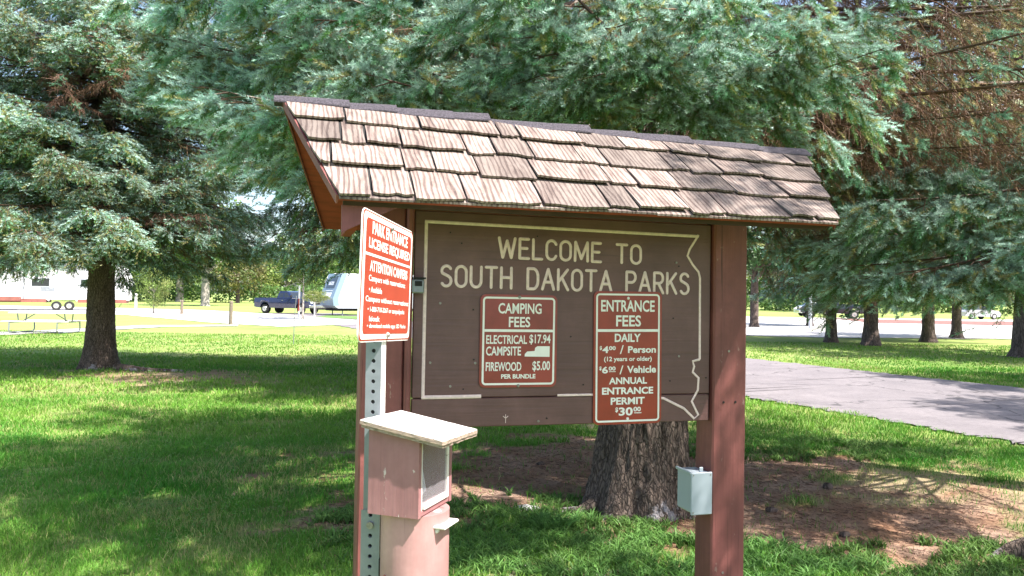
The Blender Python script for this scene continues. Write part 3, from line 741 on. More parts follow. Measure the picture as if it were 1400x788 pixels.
# local frame: x along the sign's width (near to far), -y out of its face, z up
LM = Matrix(((d.x, -n_.x, 0, base.x), (d.y, -n_.y, 0, base.y), (0, 0, 1, 0), (0, 0, 0, 1)))
ls.matrix_world = LM
tag(ls, 'red and white licence required sign on a perforated steel post left of the kiosk', 'sign')
lw, lh = 0.457, 0.305; LZ = 1.494; lx = -lw / 2
sgp = MB(); P = rrect(lw, lh, .022)
sgp.prism([(a, b) for a, b in P], 0.0, 0.003); pn = sgp.build('panel', MAT['sign_white'], ls, loc=(lx, -0.003, LZ), rot=(0.011, 0.042, 0))
def lplate(x0, z0, x1, z1, y, mat, nm): return MB().add([(x + x0, y_, z + z0) for y_ in (y, y + .0006) for x, z in rrect(x1 - x0, z1 - z0, .014)], [tuple(range(28)), tuple(range(55, 27, -1))] + [(i, i + 28, (i + 1) % 28 + 28, (i + 1) % 28) for i in range(28)]).build(nm, mat, pn)
lplate(.003, .003, lw - .003, lh - .003, -0.0008, MAT['sign_orange'], 'red_edge')
lplate(.0085, .0065, lw - .0085, lh - .0065, -0.0016, MAT['sign_white'], 'white_border')
lplate(.024, .019, lw - .024, lh - .019, -0.0024, MAT['sign_orange'], 'red_field')
def ltext(b, u0, u1, v0, v1, bold=.03): text(b, lw * u0, lh * (1 - v1), lw * u1, lh * (1 - v0), -0.0028, MAT['sign_white'], pn, bold)
ltext('PARK ENTRANCE', .15, .86, .075, .175); ltext('LICENSE REQUIRED', .10, .92, .205, .30)
MB().box((.024, -0.003, lh * .655), (lw - .024, -0.0024, lh * .675)).build('rule', MAT['sign_white'], pn)
ltext('ATTENTION CAMPERS', .13, .88, .375, .46); ltext('Campers with reservations:', .12, .84, .488, .55, .02); ltext('\u2022 Available', .13, .36, .575, .622, .02)
ltext('Campers without reservations:', .08, .93, .648, .705, .02); ltext('\u2022 1-800-710-2267 or campsdparks', .12, .84, .728, .78, .02)
ltext('kiosk', .15, .34, .80, .842, .02); ltext('\u2022 download mobile app: SD Parks', .12, .88, .858, .902, .02)
for zz in (.016, lh - .02): MB().cyl((lw / 2, -0.0025, zz), .008, -.006, 'y', 12, .005).build('bolt', MAT['bolt'], pn, smooth_=True)
# the post: square tube with real holes (front and right faces built as plates with round holes)
def holed_face(w_, z0, z1, pitch, r, n=8):
    """plate in the xz plane, x in [-w/2,w/2], a row of holes"""
    mb = MB(); z = z0
    while z < z1 - 1e-6:
        zc = z + pitch / 2; zt = min(z + pitch, z1)
        sq = []
        for k in range(n):
            a = 2 * math.pi * (k + .5) / n; c, s = math.cos(a), math.sin(a); m_ = max(abs(c) / (w_ / 2), abs(s) / (pitch / 2))
            sq.append((c / m_, 0, zc + s / m_))
        ci = [(r * math.cos(2 * math.pi * (k + .5) / n), 0, zc + r * math.sin(2 * math.pi * (k + .5) / n)) for k in range(n)]
        ci2 = [(x, .003, z_) for x, _, z_ in ci]
        f = [(k, (k + 1) % n, n + (k + 1) % n, n + k) for k in range(n)] + [(n + k, n + (k + 1) % n, 2 * n + (k + 1) % n, 2 * n + k) for k in range(n)]
        # fill square corners
        mb.add(sq + ci + ci2, f); z += pitch
        hx, hz = w_ / 2, pitch / 2
        for sx, sz, k in ((1, 1, 0), (-1, 1, 2), (-1, -1, 4), (1, -1, 6)):
            a_ = sq[k]; b_ = sq[(k + 1) % n]
            mb.add([a_, b_, (sx * hx, 0, zc + sz * hz)], [(0, 1, 2)])
    return mb
pw_ = 0.040; zb, zt_ = -0.05, 1.775
hp_ = 0.0254
for nm, tx, ty, rz in (('post_face', 0, 0, 0), ('post_face', 0, 0, 1), ('post_face', 0, 0, 2), ('post_face', 0, 0, 3)):
    mb = holed_face(pw_, zb, zt_, hp_, .0053)
    mb.add([( -pw_/2, 0, zb), (pw_/2, 0, zb), (pw_/2, .0, zt_)], [])
    rot = Matrix.Rotation(math.pi / 2 * rz, 4, 'Z')
    me_ = mb.mesh(nm, MAT['galv'] if rz else MAT['sign_white'])  # right face in white carries its sunlit look, the others stay grey
    o = link(nm, me_, ls); o.matrix_local = Matrix.Translation((0, .003 + pw_ / 2, 0)) @ rot @ Matrix.Translation((0, -pw_ / 2, 0))
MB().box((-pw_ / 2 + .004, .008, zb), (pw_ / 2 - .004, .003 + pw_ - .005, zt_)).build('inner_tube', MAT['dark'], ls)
# splice sleeve low on the post
mb = holed_face(pw_ + .008, 0.0, 1.045, hp_, .0053)
for rz in (0, 3):
    o = link('splice_sleeve', mb.mesh('splice_sleeve', MAT['galv'] if rz else MAT['sign_white']), ls); o.matrix_local = Matrix.Translation((0, .003 + pw_ / 2, 0)) @ Matrix.Rotation(math.pi / 2 * rz, 4, 'Z') @ Matrix.Translation((0, -pw_ / 2 - .004, 0))  # sleeve: white painted on the sun side, grey on the near side
for zz in (1.03, .87, .72): MB().cyl((-pw_ / 2 - .004, .003 + pw_ / 2, zz), .009, -.006, 'x', 8).build('bolt', MAT['bolt'], ls)

# ------------------------------------------------------------------ fee deposit box on its pipe
fb = empty('fee_deposit_box', (-0.2105, 1.805, 0)); fb.rotation_euler = (0, 0, -0.345)
tag(fb, 'pink wooden fee box with a white slanting lid on a steel pipe', 'payment box')
BZ = 1.079
def bx(name, a, b, mat, parent=fb, bev=.002, **k): return MB().box(a, b, bev=bev).build(name, mat, parent, **k)
def topz(x, y): return BZ + 0.186 - 0.158 * x - 0.025 * y
MAT['inside'] = M_plain('plain_box_inside', (.34, .24, .25), .8, .25, 9)  # plain grey-pink inside colour, without the outer paint's grain
def side_panel(y0, y1, nm, x0=-.134, x1=0.0, low=BZ):
    v = []
    for y in (y0, y1): v += [(x0, y, low), (x1, y, low), (x1, y, topz(x1, y) - .004), (x0, y, topz(x0, y) - .004)]
    return MB().add(v, [(0, 1, 2, 3), (7, 6, 5, 4), (0, 4, 5, 1), (1, 5, 6, 2), (2, 6, 7, 3), (3, 7, 4, 0)]).build(nm, MAT['pink'], fb)
side_panel(0.0, 0.014, 'near_side_panel'); side_panel(0.173, 0.187, 'far_side_panel')
side_panel(0.0145, 0.1725, 'back_panel', -.134, -.120).data.materials[0] = MAT['inside']
bx('floor_panel', (-.1195, .0145, BZ + .0), (-.001, .1725, BZ + .014), MAT['pink'])
# window frame strips around the right-hand opening and the clear pane with papers behind it
bx('window_stile', (-.010, .0143, BZ + .0145), (-.0005, .022, BZ + .175), MAT['white_old'])
bx('window_stile', (-.010, .165, BZ + .0145), (-.0005, .1727, BZ + .172), MAT['white_old'])
bx('window_sill', (-.012, .0263, BZ + .0145), (.0035, .1647, BZ + .026), MAT['white_old'])
def M_pane():
    m, t, b = nodes('scratched_clear_pane'); b.inputs['Base Color'].default_value = (.45, .42, .46, 1); b.inputs['Roughness'].default_value = .12
    b.inputs['Alpha'].default_value = .2; return m
bx('clear_pane', (-.008, .0225, BZ + .0265), (-.005, .1645, BZ + .172), M_pane(), bev=0)
m_env = M_plain('envelope_paper', (.50, .51, .58), .7, .05, 12)
MB().box((-.045, .03, BZ + .02), (-.040, .105, BZ + .135), Matrix.Rotation(.35, 3, 'X')).build('envelope_stack', m_env, fb)
MB().box((-.090, .02, BZ + .02), (-.082, .165, BZ + .06), Matrix.Rotation(.1, 3, 'Y')).build('envelope_stack', m_env, fb)
# lid: two plywood layers
def lid_layer(dx, z0, z1, mat, nm, jag=0.0, seed=1):
    r = random.Random(seed); n = 14; x0, x1, y0, y1 = -.150 + dx, .068 - dx, -.018 + dx, .190
    ring = []
    for (ax, ay), (bx_, by_) in (((x0, y0), (x1, y0)), ((x1, y0), (x1, y1)), ((x1, y1), (x0, y1)), ((x0, y1), (x0, y0))):
        for i in range(n): ring.append((ax + (bx_ - ax) * i / n + r.uniform(-jag, jag), ay + (by_ - ay) * i / n + r.uniform(-jag, jag)))
    v = [(x, y, topz(x, y) + z0) for x, y in ring] + [(x, y, topz(x, y) + z1) for x, y in ring]; m_ = len(ring)
    return MB().add(v, [tuple(range(m_ - 1, -1, -1)), tuple(range(m_, 2 * m_))] + [(i, (i + 1) % m_, (i + 1) % m_ + m_, i + m_) for i in range(m_)]).build(nm, mat, fb)
lid_layer(.004, -.0035, .004, MAT['rawedge'], 'lid_underlayer', .0022, 3)
lid_layer(0, .0042, .0125, MAT['rawedge'], 'lid_edge_layer', .0012, 5)
lid_layer(0.0008, .0127, .0145, MAT['white_old'], 'lid', .0009, 6)
# pipe with a seam, slot, ledge and padlock boss
pc = (-.055, .095)
MB().cyl((pc[0], pc[1], -.1), .084, BZ + .098, 'z', 40).build('pipe', MAT['pipe'], fb, smooth_=True)
MB().box((pc[0] - .0835, pc[1] - .030, .60), (pc[0] - .070, pc[1] - .022, .95)).build('slot', MAT['dark'], fb)
MB().box((pc[0] - .045, pc[1] - .077, .5), (pc[0] - .039, pc[1] - .068, .93)).build('rust_seam', M_plain('rust', (.22, .07, .04), .9, .5, 40), fb)
lg = MB(); lg.box((.0, .05, BZ - .034), (.047, .13, BZ - .027), bev=.002); lg.box((.0, .055, BZ - .046), (.024, .075, BZ - .0345), bev=.002);  lg.build('ledge', MAT['white_old'], fb)
bo = MB(); bo.tube([(.002, .09, BZ - .0265), (.004, .09, BZ - .018), (.004, .09, BZ - .007), (.002, .09, BZ - .001)], [.016, .02, .017, .010], 14); bo.build('padlock_boss', MAT['white_old'], fb, smooth_=True)
MB().box((.008, .06, .55), (.0175, .115, BZ - .048), bev=.002).build('lit_face_strip', M_plain('yellowish_lit_strip', (.5, .4, .24), .7, .3, 20), fb)  # strip coloured yellowish for the sunlit thin face beside the pipe

# ------------------------------------------------------------------ spruces
def unit(a): return a / np.maximum(np.linalg.norm(a, axis=-1, keepdims=True), 1e-9)
def needles(P0, P1, col, n, ln, wd, rng, spread=0.85, up=0.25):
    """needle triangles round shoots P0->P1; col (M,3) one colour per shoot"""
    M_ = len(P0); ax = unit(P1 - P0)
    t = np.tile(np.linspace(0.04, 1.0, n), (M_, 1)) + rng.uniform(-.02, .02, (M_, n))
    r = rng.normal(size=(M_, n, 3)); a = ax[:, None, :]
    r = unit(r - (r * a).sum(-1, keepdims=True) * a)
    tipf = np.clip((t - .8) / .2, 0, 1)[..., None]
    dr = unit(a * (0.55 + 0.8 * tipf) + r * spread * (1 - .45 * tipf) + np.array([0, 0, up]))
    b = P0[:, None, :] + (P1 - P0)[:, None, :] * t[..., None]
    L = ln * rng.uniform(.7, 1.15, (M_, n, 1))
    s = unit(np.cross(dr, rng.normal(size=(M_, n, 3)))) * wd * .5
    V = np.stack([b - s, b + s, b + dr * L], 2).reshape(-1, 3)
    F = np.arange(len(V)).reshape(-1, 3)
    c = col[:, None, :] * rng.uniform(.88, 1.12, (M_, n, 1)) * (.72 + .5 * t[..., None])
    c = np.repeat(c.reshape(-1, 3), 3, 0)
    c = c.reshape(-1, 3, 3); c[:, 2] *= 1.15; return V, F, c.reshape(-1, 3)
def sticks(P0, P1, r0, r1, col):
    """three sided twigs"""
    ax = unit(P1 - P0); q = unit(np.cross(ax, np.array([0.13, 0.31, 0.94]))); w_ = np.cross(ax, q)
    V = []; 
    for P, r in ((P0, r0), (P1, r1)):
        r = np.broadcast_to(np.asarray(r, float).reshape(-1, 1), (len(P0), 1))
        for k in range(3):
            a = 2 * math.pi * k / 3; V.append(P + (q * math.cos(a) + w_ * math.sin(a)) * r)
    V = np.stack(V, 1); m_ = len(P0); F = []
    for k in range(3):
        j = (k + 1) % 3
        F += [(k, j, 3 + j), (k, 3 + j, 3 + k)]
    F = (np.arange(m_)[:, None, None] * 6 + np.array(F)[None]).reshape(-1, 3)
    c = np.repeat(np.broadcast_to(np.asarray(col, float), (m_, 3)), 6, 0)
    return V.reshape(-1, 3), F, c

BLUE = np.array([0.39, 0.545, 0.485]); TEAL = np.array([0.155, 0.32, 0.20]); GREEN = np.array([0.07, 0.145, 0.04])
OLIVE = np.array([0.33, 0.33, 0.13]); BROWN = np.array([0.17, 0.095, 0.06]); TWIG = np.array([0.22, 0.13, 0.09])
def branch_mesh(name, L, seed, lod, hang=0.3, tone=0.6, dead=0.0, bare=0.42, wide=0.23, brown=0.0):
    """limb along +x with flat side sprays; hang = how pendulous, tone = share of blue shoots, dead = share of bare brown shoots"""
    rng = np.random.default_rng(seed)
    sp2, sp3, nn, nl, nw = {0: (.078, .056, 64, .0235, .0040), 1: (.095, .070, 24, .030, .0095), 2: (.135, .09, 10, .07, .024)}[lod]
    def limb(t): return np.stack([t * L, .06 * L * np.sin(t * 3 + seed), L * (-.16 * t + .15 * t * t)], -1)
    T = np.linspace(0, 1, 14); C = limb(T)
    parts = []
    r = .028 * L / 3 * (1 - T) + .004
    parts.append(sticks(C[:-1], C[1:], r[:-1], r[1:], TWIG * .55))
    P0s = []; P1s = []; cols = []; tw0 = []; tw1 = []; twr = []
    n2 = int(L * (1 - bare) / sp2)
    for i in range(n2 + 1):
        t = bare + (1 - bare) * (i + rng.uniform(-.3, .3)) / max(n2, 1); t = min(t, .995)
        side = 1 if i % 2 else -1
        prof = min(1, (1 - t) * 1.5 + .10) * (0.55 + .45 * min(1, (t - bare) / .25 + .2))
        l2 = wide * L * prof * rng.uniform(.6, 1.1)
        if l2 < .1: l2 = .1
        ang = math.radians(62 - 30 * t + rng.uniform(-9, 9)) * side
        if i >= n2 - 1: ang *= .2
        o = limb(np.array(t)); d0 = np.array([math.cos(ang), math.sin(ang), rng.uniform(-.30, .22) - hang * .4])
        isdead = rng.random() < dead
        m = max(2, int(l2 / sp3)); tt = np.linspace(0, 1, m + 1)
        droop = hang * rng.uniform(.6, 1.4)
        Q = o + d0 * (tt * l2)[:, None]; Q[:, 2] -= droop * (tt * l2) ** 2 / max(l2, .25) * .75; Q[:, 0] += .12 * l2 * tt ** 2; Q[:, 2] += .12 * l2 * tt ** 3
        tw0.append(Q[:-1]); tw1.append(Q[1:]); twr.append(np.linspace(.0055, .0018, m) * (1 if lod == 0 else 1.5))
        ax = unit(Q[1:] - Q[:-1])
        # shoots along it
        for s_ in (-1, 1):
            for k in range(m):
                if rng.random() < .12: continue
                u = (k + rng.uniform(.2, .8)) / m
                if u < .12 and rng.random() < .6: continue
                b = Q[k] + (Q[k + 1] - Q[k]) * rng.random()
                nrm = np.array([0, 0, 1.]); lat = np.cross(nrm, ax[k]) * s_
                hh = rng.uniform(0, 1) ** 1.5 * hang * 1.5
                dr = unit(ax[k] * rng.uniform(.7, 1.0) + lat * rng.uniform(.4, .9) + np.array([0, 0, rng.uniform(-.25, .2) - hh]))
                ls_ = rng.uniform(.085, .17) * (1.15 - .45 * u) * (1.35 if rng.random() < hang * .3 else 1)
                P0s.append(b); P1s.append(b + dr * ls_)
                outer = .5 * u + .5 * t
                q = rng.random()
                if isdead: cols.append(BROWN * rng.uniform(.7, 1.3) * -1)
                else:
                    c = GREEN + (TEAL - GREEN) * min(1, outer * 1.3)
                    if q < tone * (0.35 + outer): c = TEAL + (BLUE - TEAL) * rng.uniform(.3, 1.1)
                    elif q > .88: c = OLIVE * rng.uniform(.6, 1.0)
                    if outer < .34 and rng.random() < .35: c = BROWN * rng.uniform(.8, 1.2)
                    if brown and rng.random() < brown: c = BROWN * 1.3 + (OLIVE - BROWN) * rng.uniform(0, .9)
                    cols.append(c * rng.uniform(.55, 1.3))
        if not isdead:              # a fan of stiff shoots closes every spray
            for q_ in range(5):
                d5 = unit(ax[-1] + rng.normal(size=3) * np.array([.6, .6, .45])); P0s.append(Q[-1]); P1s.append(Q[-1] + d5 * rng.uniform(.07, .13))
                cols.append((TEAL + (BLUE - TEAL) * rng.uniform(.3, 1.3) * min(1, .25 + tone)) * rng.uniform(.85, 1.15))
        P0s.append(Q[-2]); P1s.append(Q[-1] + ax[-1] * .05); cols.append((BROWN * -1) if isdead else (TEAL + (BLUE - TEAL) * rng.uniform(.2, 1.2) * min(1, tone * 1.6)))
    P0s = np.array(P0s); P1s = np.array(P1s); cols = np.array(cols)
    dd = cols[:, 0] < 0; cols = np.abs(cols)
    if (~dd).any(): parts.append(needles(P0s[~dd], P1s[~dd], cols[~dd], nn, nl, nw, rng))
    if dd.any():
        # bare brown shoots with a few clinging needles, two side twiglets each
        parts.append(sticks(P0s[dd], P1s[dd], .0022 * (1 + lod), .0008 * (1 + lod), cols[dd] * 1.3))
        e = P1s[dd] - P0s[dd]
        for k in range(2):
            d2 = e * .6 + rng.normal(size=e.shape) * .04; d2[:, 2] -= .04
            b = P0s[dd] + e * (.3 + .3 * k); parts.append(sticks(b, b + d2, .0016 * (1 + lod), .0007 * (1 + lod), cols[dd] * 1.5))
        kk = rng.random(dd.sum()) < .55
        if kk.any(): parts.append(needles(P0s[dd][kk], P1s[dd][kk], cols[dd][kk] * 1.2, max(4, nn // 3), nl * .8, nw, rng))
    parts.append(sticks(np.concatenate(tw0), np.concatenate(tw1), np.concatenate(twr), np.concatenate(twr) * .85, TWIG * .8))
    V = []; F = []; Cc = []; b = 0
    for v, f, c in parts: V.append(v); F.append(f + b); Cc.append(c); b += len(v)
    return tri_mesh(name, np.concatenate(V), np.concatenate(F), np.concatenate(Cc), [MAT['needle']])

def bough_mesh(name, L, seed, lod, hang=0.4, tone=0.7, bare=.34, wide=.2, dens=1.0):
    """limb along +x; its side branches end in domed clumps of stiff draping shoots, blue on top and green beneath"""
    rng = np.random.default_rng(seed)
    nsh, nn, nl, nw, sl = {0: (34, 64, .032, .0050, .168), 1: (22, 24, .034, .0105, .15), 2: (12, 11, .055, .024, .19)}[lod]
    nsh = int(nsh * dens)
    def limb(t): return np.stack([t * L, .05 * L * np.sin(t * 3 + seed), L * (-.15 * t + .15 * t * t)], -1)
    T = np.linspace(0, 1, 14); C = limb(T); r = .026 * L / 3 * (1 - T) + .004
    parts = [sticks(C[:-1], C[1:], r[:-1], r[1:], TWIG * .5)]
    A = []; B = []; cols = []; tw0 = []; tw1 = []; twr = []
    def clump(Q, d, R_, tn):
        lat = unit(np.cross(np.array([0, 0, 1.]), d)); m = int(nsh * (R_ / .2) ** 1.3)
        u = rng.uniform(0, 1, m) ** .8; side = rng.normal(size=m) * .75; dn = rng.uniform(-.35, 1, m) ** 1 * (.5 + hang)
        base = Q + d * (u * R_ * 1.15)[:, None] + lat * (side * R_ * .33)[:, None]; base[:, 2] += -.25 * R_ * side ** 2 + rng.uniform(-.02, .03, m) - .22 * R_ * u ** 2
        dr = unit(d * rng.uniform(.45, 1, m)[:, None] + lat * (side * .85)[:, None] - np.array([0, 0, 1.]) * dn[:, None])
        ln = sl * rng.uniform(.65, 1.2, m) * (R_ / .2) ** .5
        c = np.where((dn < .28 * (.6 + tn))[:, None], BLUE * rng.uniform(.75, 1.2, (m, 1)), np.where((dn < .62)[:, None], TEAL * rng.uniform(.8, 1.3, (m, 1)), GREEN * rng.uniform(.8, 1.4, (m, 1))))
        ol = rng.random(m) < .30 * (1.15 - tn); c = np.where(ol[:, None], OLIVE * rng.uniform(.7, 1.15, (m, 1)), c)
        A.append(base); B.append(base + dr * ln[:, None]); cols.append(c)
        # a few thin bare twigs hang under the clump
        k = max(2, m // 9); q0 = base[:k]; q1 = q0 + rng.normal(size=(k, 3)) * np.array([.05, .05, .02]) - d * rng.uniform(.02, .12, (k, 1)) - np.array([0, 0, 1.]) * rng.uniform(.03, .12, (k, 1))
        tw0.append(q0); tw1.append(q1); twr.append(np.full(k, .0016 if lod == 0 else .003))
    n2 = int(L * (1 - bare) / (.14 if lod == 0 else .12 if lod == 1 else .17))
    for i in range(n2 + 1):
        t = min(.99, bare + (1 - bare) * (i + rng.uniform(-.3, .3)) / max(n2, 1)); side = 1 if i % 2 else -1
        prof = (.35 + .65 * min(1, (t - bare) / .25 + .15)) * min(1, (1 - t) * 1.8 + .25)
        l2 = max(.08, wide * L * prof * rng.uniform(.55, 1.2)); ang = math.radians(60 - 30 * t + rng.uniform(-14, 14)) * side
        if i >= n2: ang = 0; l2 = .08
        o = limb(np.array(max(t, .02))); d0 = unit(np.array([math.cos(ang), math.sin(ang), rng.uniform(-.35, .12) - hang * .25]))
        m = max(3, int(l2 / .08)); tt = np.linspace(0, 1, m + 1); Q = o + d0 * (tt * l2)[:, None]; Q[:, 2] += -.25 * hang * l2 * tt ** 2 + .10 * l2 * tt ** 3
        tw0.append(Q[:-1]); tw1.append(Q[1:]); twr.append(np.linspace(.008, .003, m) * (1 if lod == 0 else 1.4))
        d1 = unit(Q[-1] - Q[-2])
        if rng.random() < .10: continue
        tn = np.clip(tone + rng.normal() * .25, 0, 1)
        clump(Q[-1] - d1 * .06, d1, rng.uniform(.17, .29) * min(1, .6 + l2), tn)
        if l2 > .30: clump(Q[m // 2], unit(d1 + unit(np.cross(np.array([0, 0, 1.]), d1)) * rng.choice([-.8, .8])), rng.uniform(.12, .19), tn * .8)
    A = np.concatenate(A); B = np.concatenate(B); cols = np.concatenate(cols)
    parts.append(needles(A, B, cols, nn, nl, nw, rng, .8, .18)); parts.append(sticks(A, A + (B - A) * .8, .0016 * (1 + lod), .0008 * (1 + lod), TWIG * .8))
    parts.append(sticks(np.concatenate(tw0), np.concatenate(tw1), np.concatenate(twr), np.concatenate(twr) * .7, TWIG * .9))
    V = []; F = []; Cc = []; b = 0
    for v, f, c in parts: V.append(v); F.append(f + b); Cc.append(c); b += len(v)
    return tri_mesh(name, np.concatenate(V), np.concatenate(F), np.concatenate(Cc), [MAT['needle']])

def trunk_mesh(name, r0, H, flare=1.6, seed=0, n=40, rings=50, mat=None, lean=0.0, rough=1.0, top=0.12):
    rng = np.random.default_rng(seed)
    t = np.linspace(0, 1, rings + 1) ** 1.6; z = t * H - .12
    a = np.linspace(0, 2 * math.pi, n, endpoint=False)
    A, Z = np.meshgrid(a, z)
    zz = np.maximum(Z, 0)
    R_ = r0 * (1 - (1 - top) * zz / H)
    fl = np.exp(-zz / (r0 * 1.1)); lob = .5 + .5 * np.cos(A * 5 + seed) * np.cos(A * 3 + 1.3 * seed)
    R_ = R_ * (1 + (flare - 1) * fl * (.45 + .9 * lob))
    bark = fbm(A * r0 * 16 / max(r0, .2) + 40, Z * 6.0, 4, seed) - .5
    ridg = np.abs(fbm(A * 7 + 9, Z * 3.2 + fbm(A * 3, Z * 3, 2, 7) * 2, 3, seed + 4) - .5) * -2
    R_ = R_ + (bark * .055 + ridg * .05) * rough * min(r0 * 3, 1)
    X_ = np.cos(A) * R_ + lean * Z; Y_ = np.sin(A) * R_
    V = np.stack([X_, Y_, Z], -1).reshape(-1, 3)
    i = np.arange(rings)[:, None] * n + np.arange(n)[None]; j = np.arange(rings)[:, None] * n + (np.arange(n)[None] + 1) % n
    F = np.stack([i, j, j + n, i + n], -1).reshape(-1, 4)
    return tri_mesh(name, V, F, None, [mat or MAT['bark']], True)

def place_branch(tree, me, z, az, pitch, scale, roll=0.0, name='branch', r=0.0):
    o = bpy.data.objects.new(name, me); COL.objects.link(o); o.parent = tree
    o.location = (math.cos(az) * r, math.sin(az) * r, z); o.rotation_euler = (roll, -pitch, az); o.scale = (scale,) * 3 if not isinstance(scale, tuple) else scale
    return o
import time as _t
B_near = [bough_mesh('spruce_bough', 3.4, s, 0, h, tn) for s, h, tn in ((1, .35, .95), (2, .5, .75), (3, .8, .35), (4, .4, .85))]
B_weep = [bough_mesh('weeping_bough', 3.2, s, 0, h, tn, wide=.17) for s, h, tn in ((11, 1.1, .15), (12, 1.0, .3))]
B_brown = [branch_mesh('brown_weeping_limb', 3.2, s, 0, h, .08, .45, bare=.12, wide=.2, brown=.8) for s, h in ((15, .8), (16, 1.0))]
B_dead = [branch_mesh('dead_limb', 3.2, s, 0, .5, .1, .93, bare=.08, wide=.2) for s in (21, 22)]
B_mid = [bough_mesh('spruce_bough', 3.4, s, 1, h, tn, bare=.22, wide=.24) for s, h, tn in ((31, .4, .8), (32, .6, .6), (33, .9, .3))]
B_mdead = [branch_mesh('dead_limb', 3.2, s, 1, .5, .1, .9, bare=.08, wide=.2) for s in (41,)]
B_far = [bough_mesh('spruce_bough', 3.6, s, 2, h, tn, bare=.15, wide=.24) for s, h, tn in ((51, .4, .6), (52, .8, .4))]
B_fweep = [branch_mesh('weeping_limb', 3.4, s, 2, .9, .02, .22, bare=.1, wide=.3, brown=.8) for s in (61,)]
print('TRIS', [[len(m.polygons) for m in g] for g in (B_near, B_weep, B_dead, B_mid, B_mdead, B_far, B_fweep)])

def spruce(name, x, y, label, H, z0, R, trunk_r, rows, pick, seed, group=None, taper=0.9, lean=0, skip=None, tune=None, trunk_kw={}):
    """rows: list of (z, count); R(z) max branch length"""
    t = empty(name, (x, y, 0)); tag(t, label, 'tree', group)
    link('trunk', trunk_mesh('trunk', trunk_r, H * .98, seed=seed, **trunk_kw), t)
    r = random.Random(seed)
    for z, n in rows:
        off = r.uniform(0, 6.28)
        for i in range(n):
            az = off + 2 * math.pi * i / n + r.uniform(-.25, .25); zz = z + r.uniform(-.12, .12)
            Lr = R(zz) * r.uniform(.8, 1.12)
            if skip and skip(zz, az, r): continue
            me_, L0 = pick(zz, az, r)
            pit = math.radians(-14 + 34 * (zz - z0) / max(H - z0, 1) + r.uniform(-7, 7))
            if tune:
                Lr, pit = tune(zz, az, Lr, pit, r)
            place_branch(t, me_, zz, az, pit, Lr / L0, r.uniform(-.2, .2))
    return t

# --- the big spruce behind the sign
def R1(z): return 3.75 if z < 4.0 else max(.5, 3.75 * (13.0 - z) / 9.0) * (.8 if z > 4.8 else 1)
def pick1(z, az, r):
    a = math.degrees(az) % 360
    if z > 5.6: return (r.choice(B_mid), 3.4)
    right = (a > 292 or a < 60)
    if right: return (r.choice(B_weep[:1] + B_brown * 2 + B_dead * 2), 3.2)
    if r.random() < .12: return (r.choice(B_dead), 4.0)
    return (r.choice(B_near * 3 + B_weep[:1]), 3.4)
def skip1(z, az, r):
    a = math.degrees(az) % 360
    # low limbs toward the sign and the camera were pruned away
    if 200 < a < 330 and z < 2.98: return True
    if 250 < a < 350 and z > 3.35 and r.random() < .95: return True
    if 218 < a <= 250 and z < 4.4 and r.random() < .6: return True
    if 250 < a < 345 and r.random() < .7: return True
    if (a > 330 or a < 60) and z < 3.4 and r.random() < .45: return True
    if 110 < a < 215 and z < 3.0: return True
    if (a > 330 or a < 30) and z < 2.9: return True
    return False
def tune1(z, az, L, p, r):
    a = math.degrees(az) % 360
    if 205 < a < 335 and z < 3.75:      # limbs over the sign: short and nearly level
        return r.uniform(2.1, 2.8), math.radians(r.uniform(-5, 3))
    if 190 < a < 264 and z > 4.3: return L * 1.35, p
    if z < 3.7: return L, math.radians(r.uniform(-4, 4))
    return L, p
rows1 = [(2.5, 7), (2.7, 8), (2.9, 9), (3.1, 10), (3.3, 10), (3.5, 11), (3.7, 11), (3.95, 11), (4.2, 11), (4.5, 11), (4.8, 10), (5.1, 9), (5.5, 8)] + [(5.9 + .55 * i, 6) for i in range(12)]
big1 = spruce('spruce_tree', T1[0], T1[1], 'big blue spruce whose flared bark trunk stands right behind the welcome board', 13, 2.3, R1, .33, rows1, pick1, 5, skip=skip1, tune=tune1, trunk_kw=dict(n=150, rings=300, flare=1.45, rough=.9))

for z_, a_, l_, p_, k_ in ((2.98, 258, 2.5, -4, 0), (3.12, 264, 2.75, -2, 3), (2.95, 280, 2.15, -3, 1), (2.98, 231, 2.8, -5, 0), (3.08, 247, 2.75, -3, 3), 
                           (2.95, 210, 3.1, -4, 0), (3.0, 200, 3.2, -2, 3), (3.1, 222, 3.0, -2, 1), (3.1, 192, 3.4, 0, 1), (3.2, 252, 2.9, -1, 0), (3.2, 288, 2.3, -3, 3), (3.35, 236, 2.6, 0, 3), (3.05, 294, 2.2, -4, 2), (3.3, 226, 2.9, -2, 0), (3.45, 256, 2.5, 2, 0), (3.05, 184, 3.0, -1, 3)):
    place_branch(big1, B_near[k_], z_, math.radians(a_), math.radians(p_), l_ / 3.4, random.Random(a_).uniform(-.15, .15))
for z_, a_, l_, p_ in ((3.2, -30, 3.2, -4), (3.4, -15, 3.4, -2), (3.3, 3, 3.5, -3), (3.6, 15, 3.6, 0), (3.15, 20, 3.4, -3), (3.8, -8, 3.5, 0), (3.7, -26, 3.4, 0), (4.0, 8, 3.6, 2), (3.5, 32, 3.4, -2), (4.2, -18, 3.4, 2), (4.3, 22, 3.4, 2), (3.05, 12, 3.0, -4), (3.0, -5, 3.2, -4), (2.9, -20, 2.6, -5), (2.8, 8, 3.0, -4), (2.7, 28, 3.0, -3), (3.0, -36, 2.4, -6)):
    place_branch(big1, (B_brown + B_dead)[int(z_ * 20 + a_) % 4], z_, math.radians(a_), math.radians(p_), l_ / 3.2, 0, 'weeping_branch')

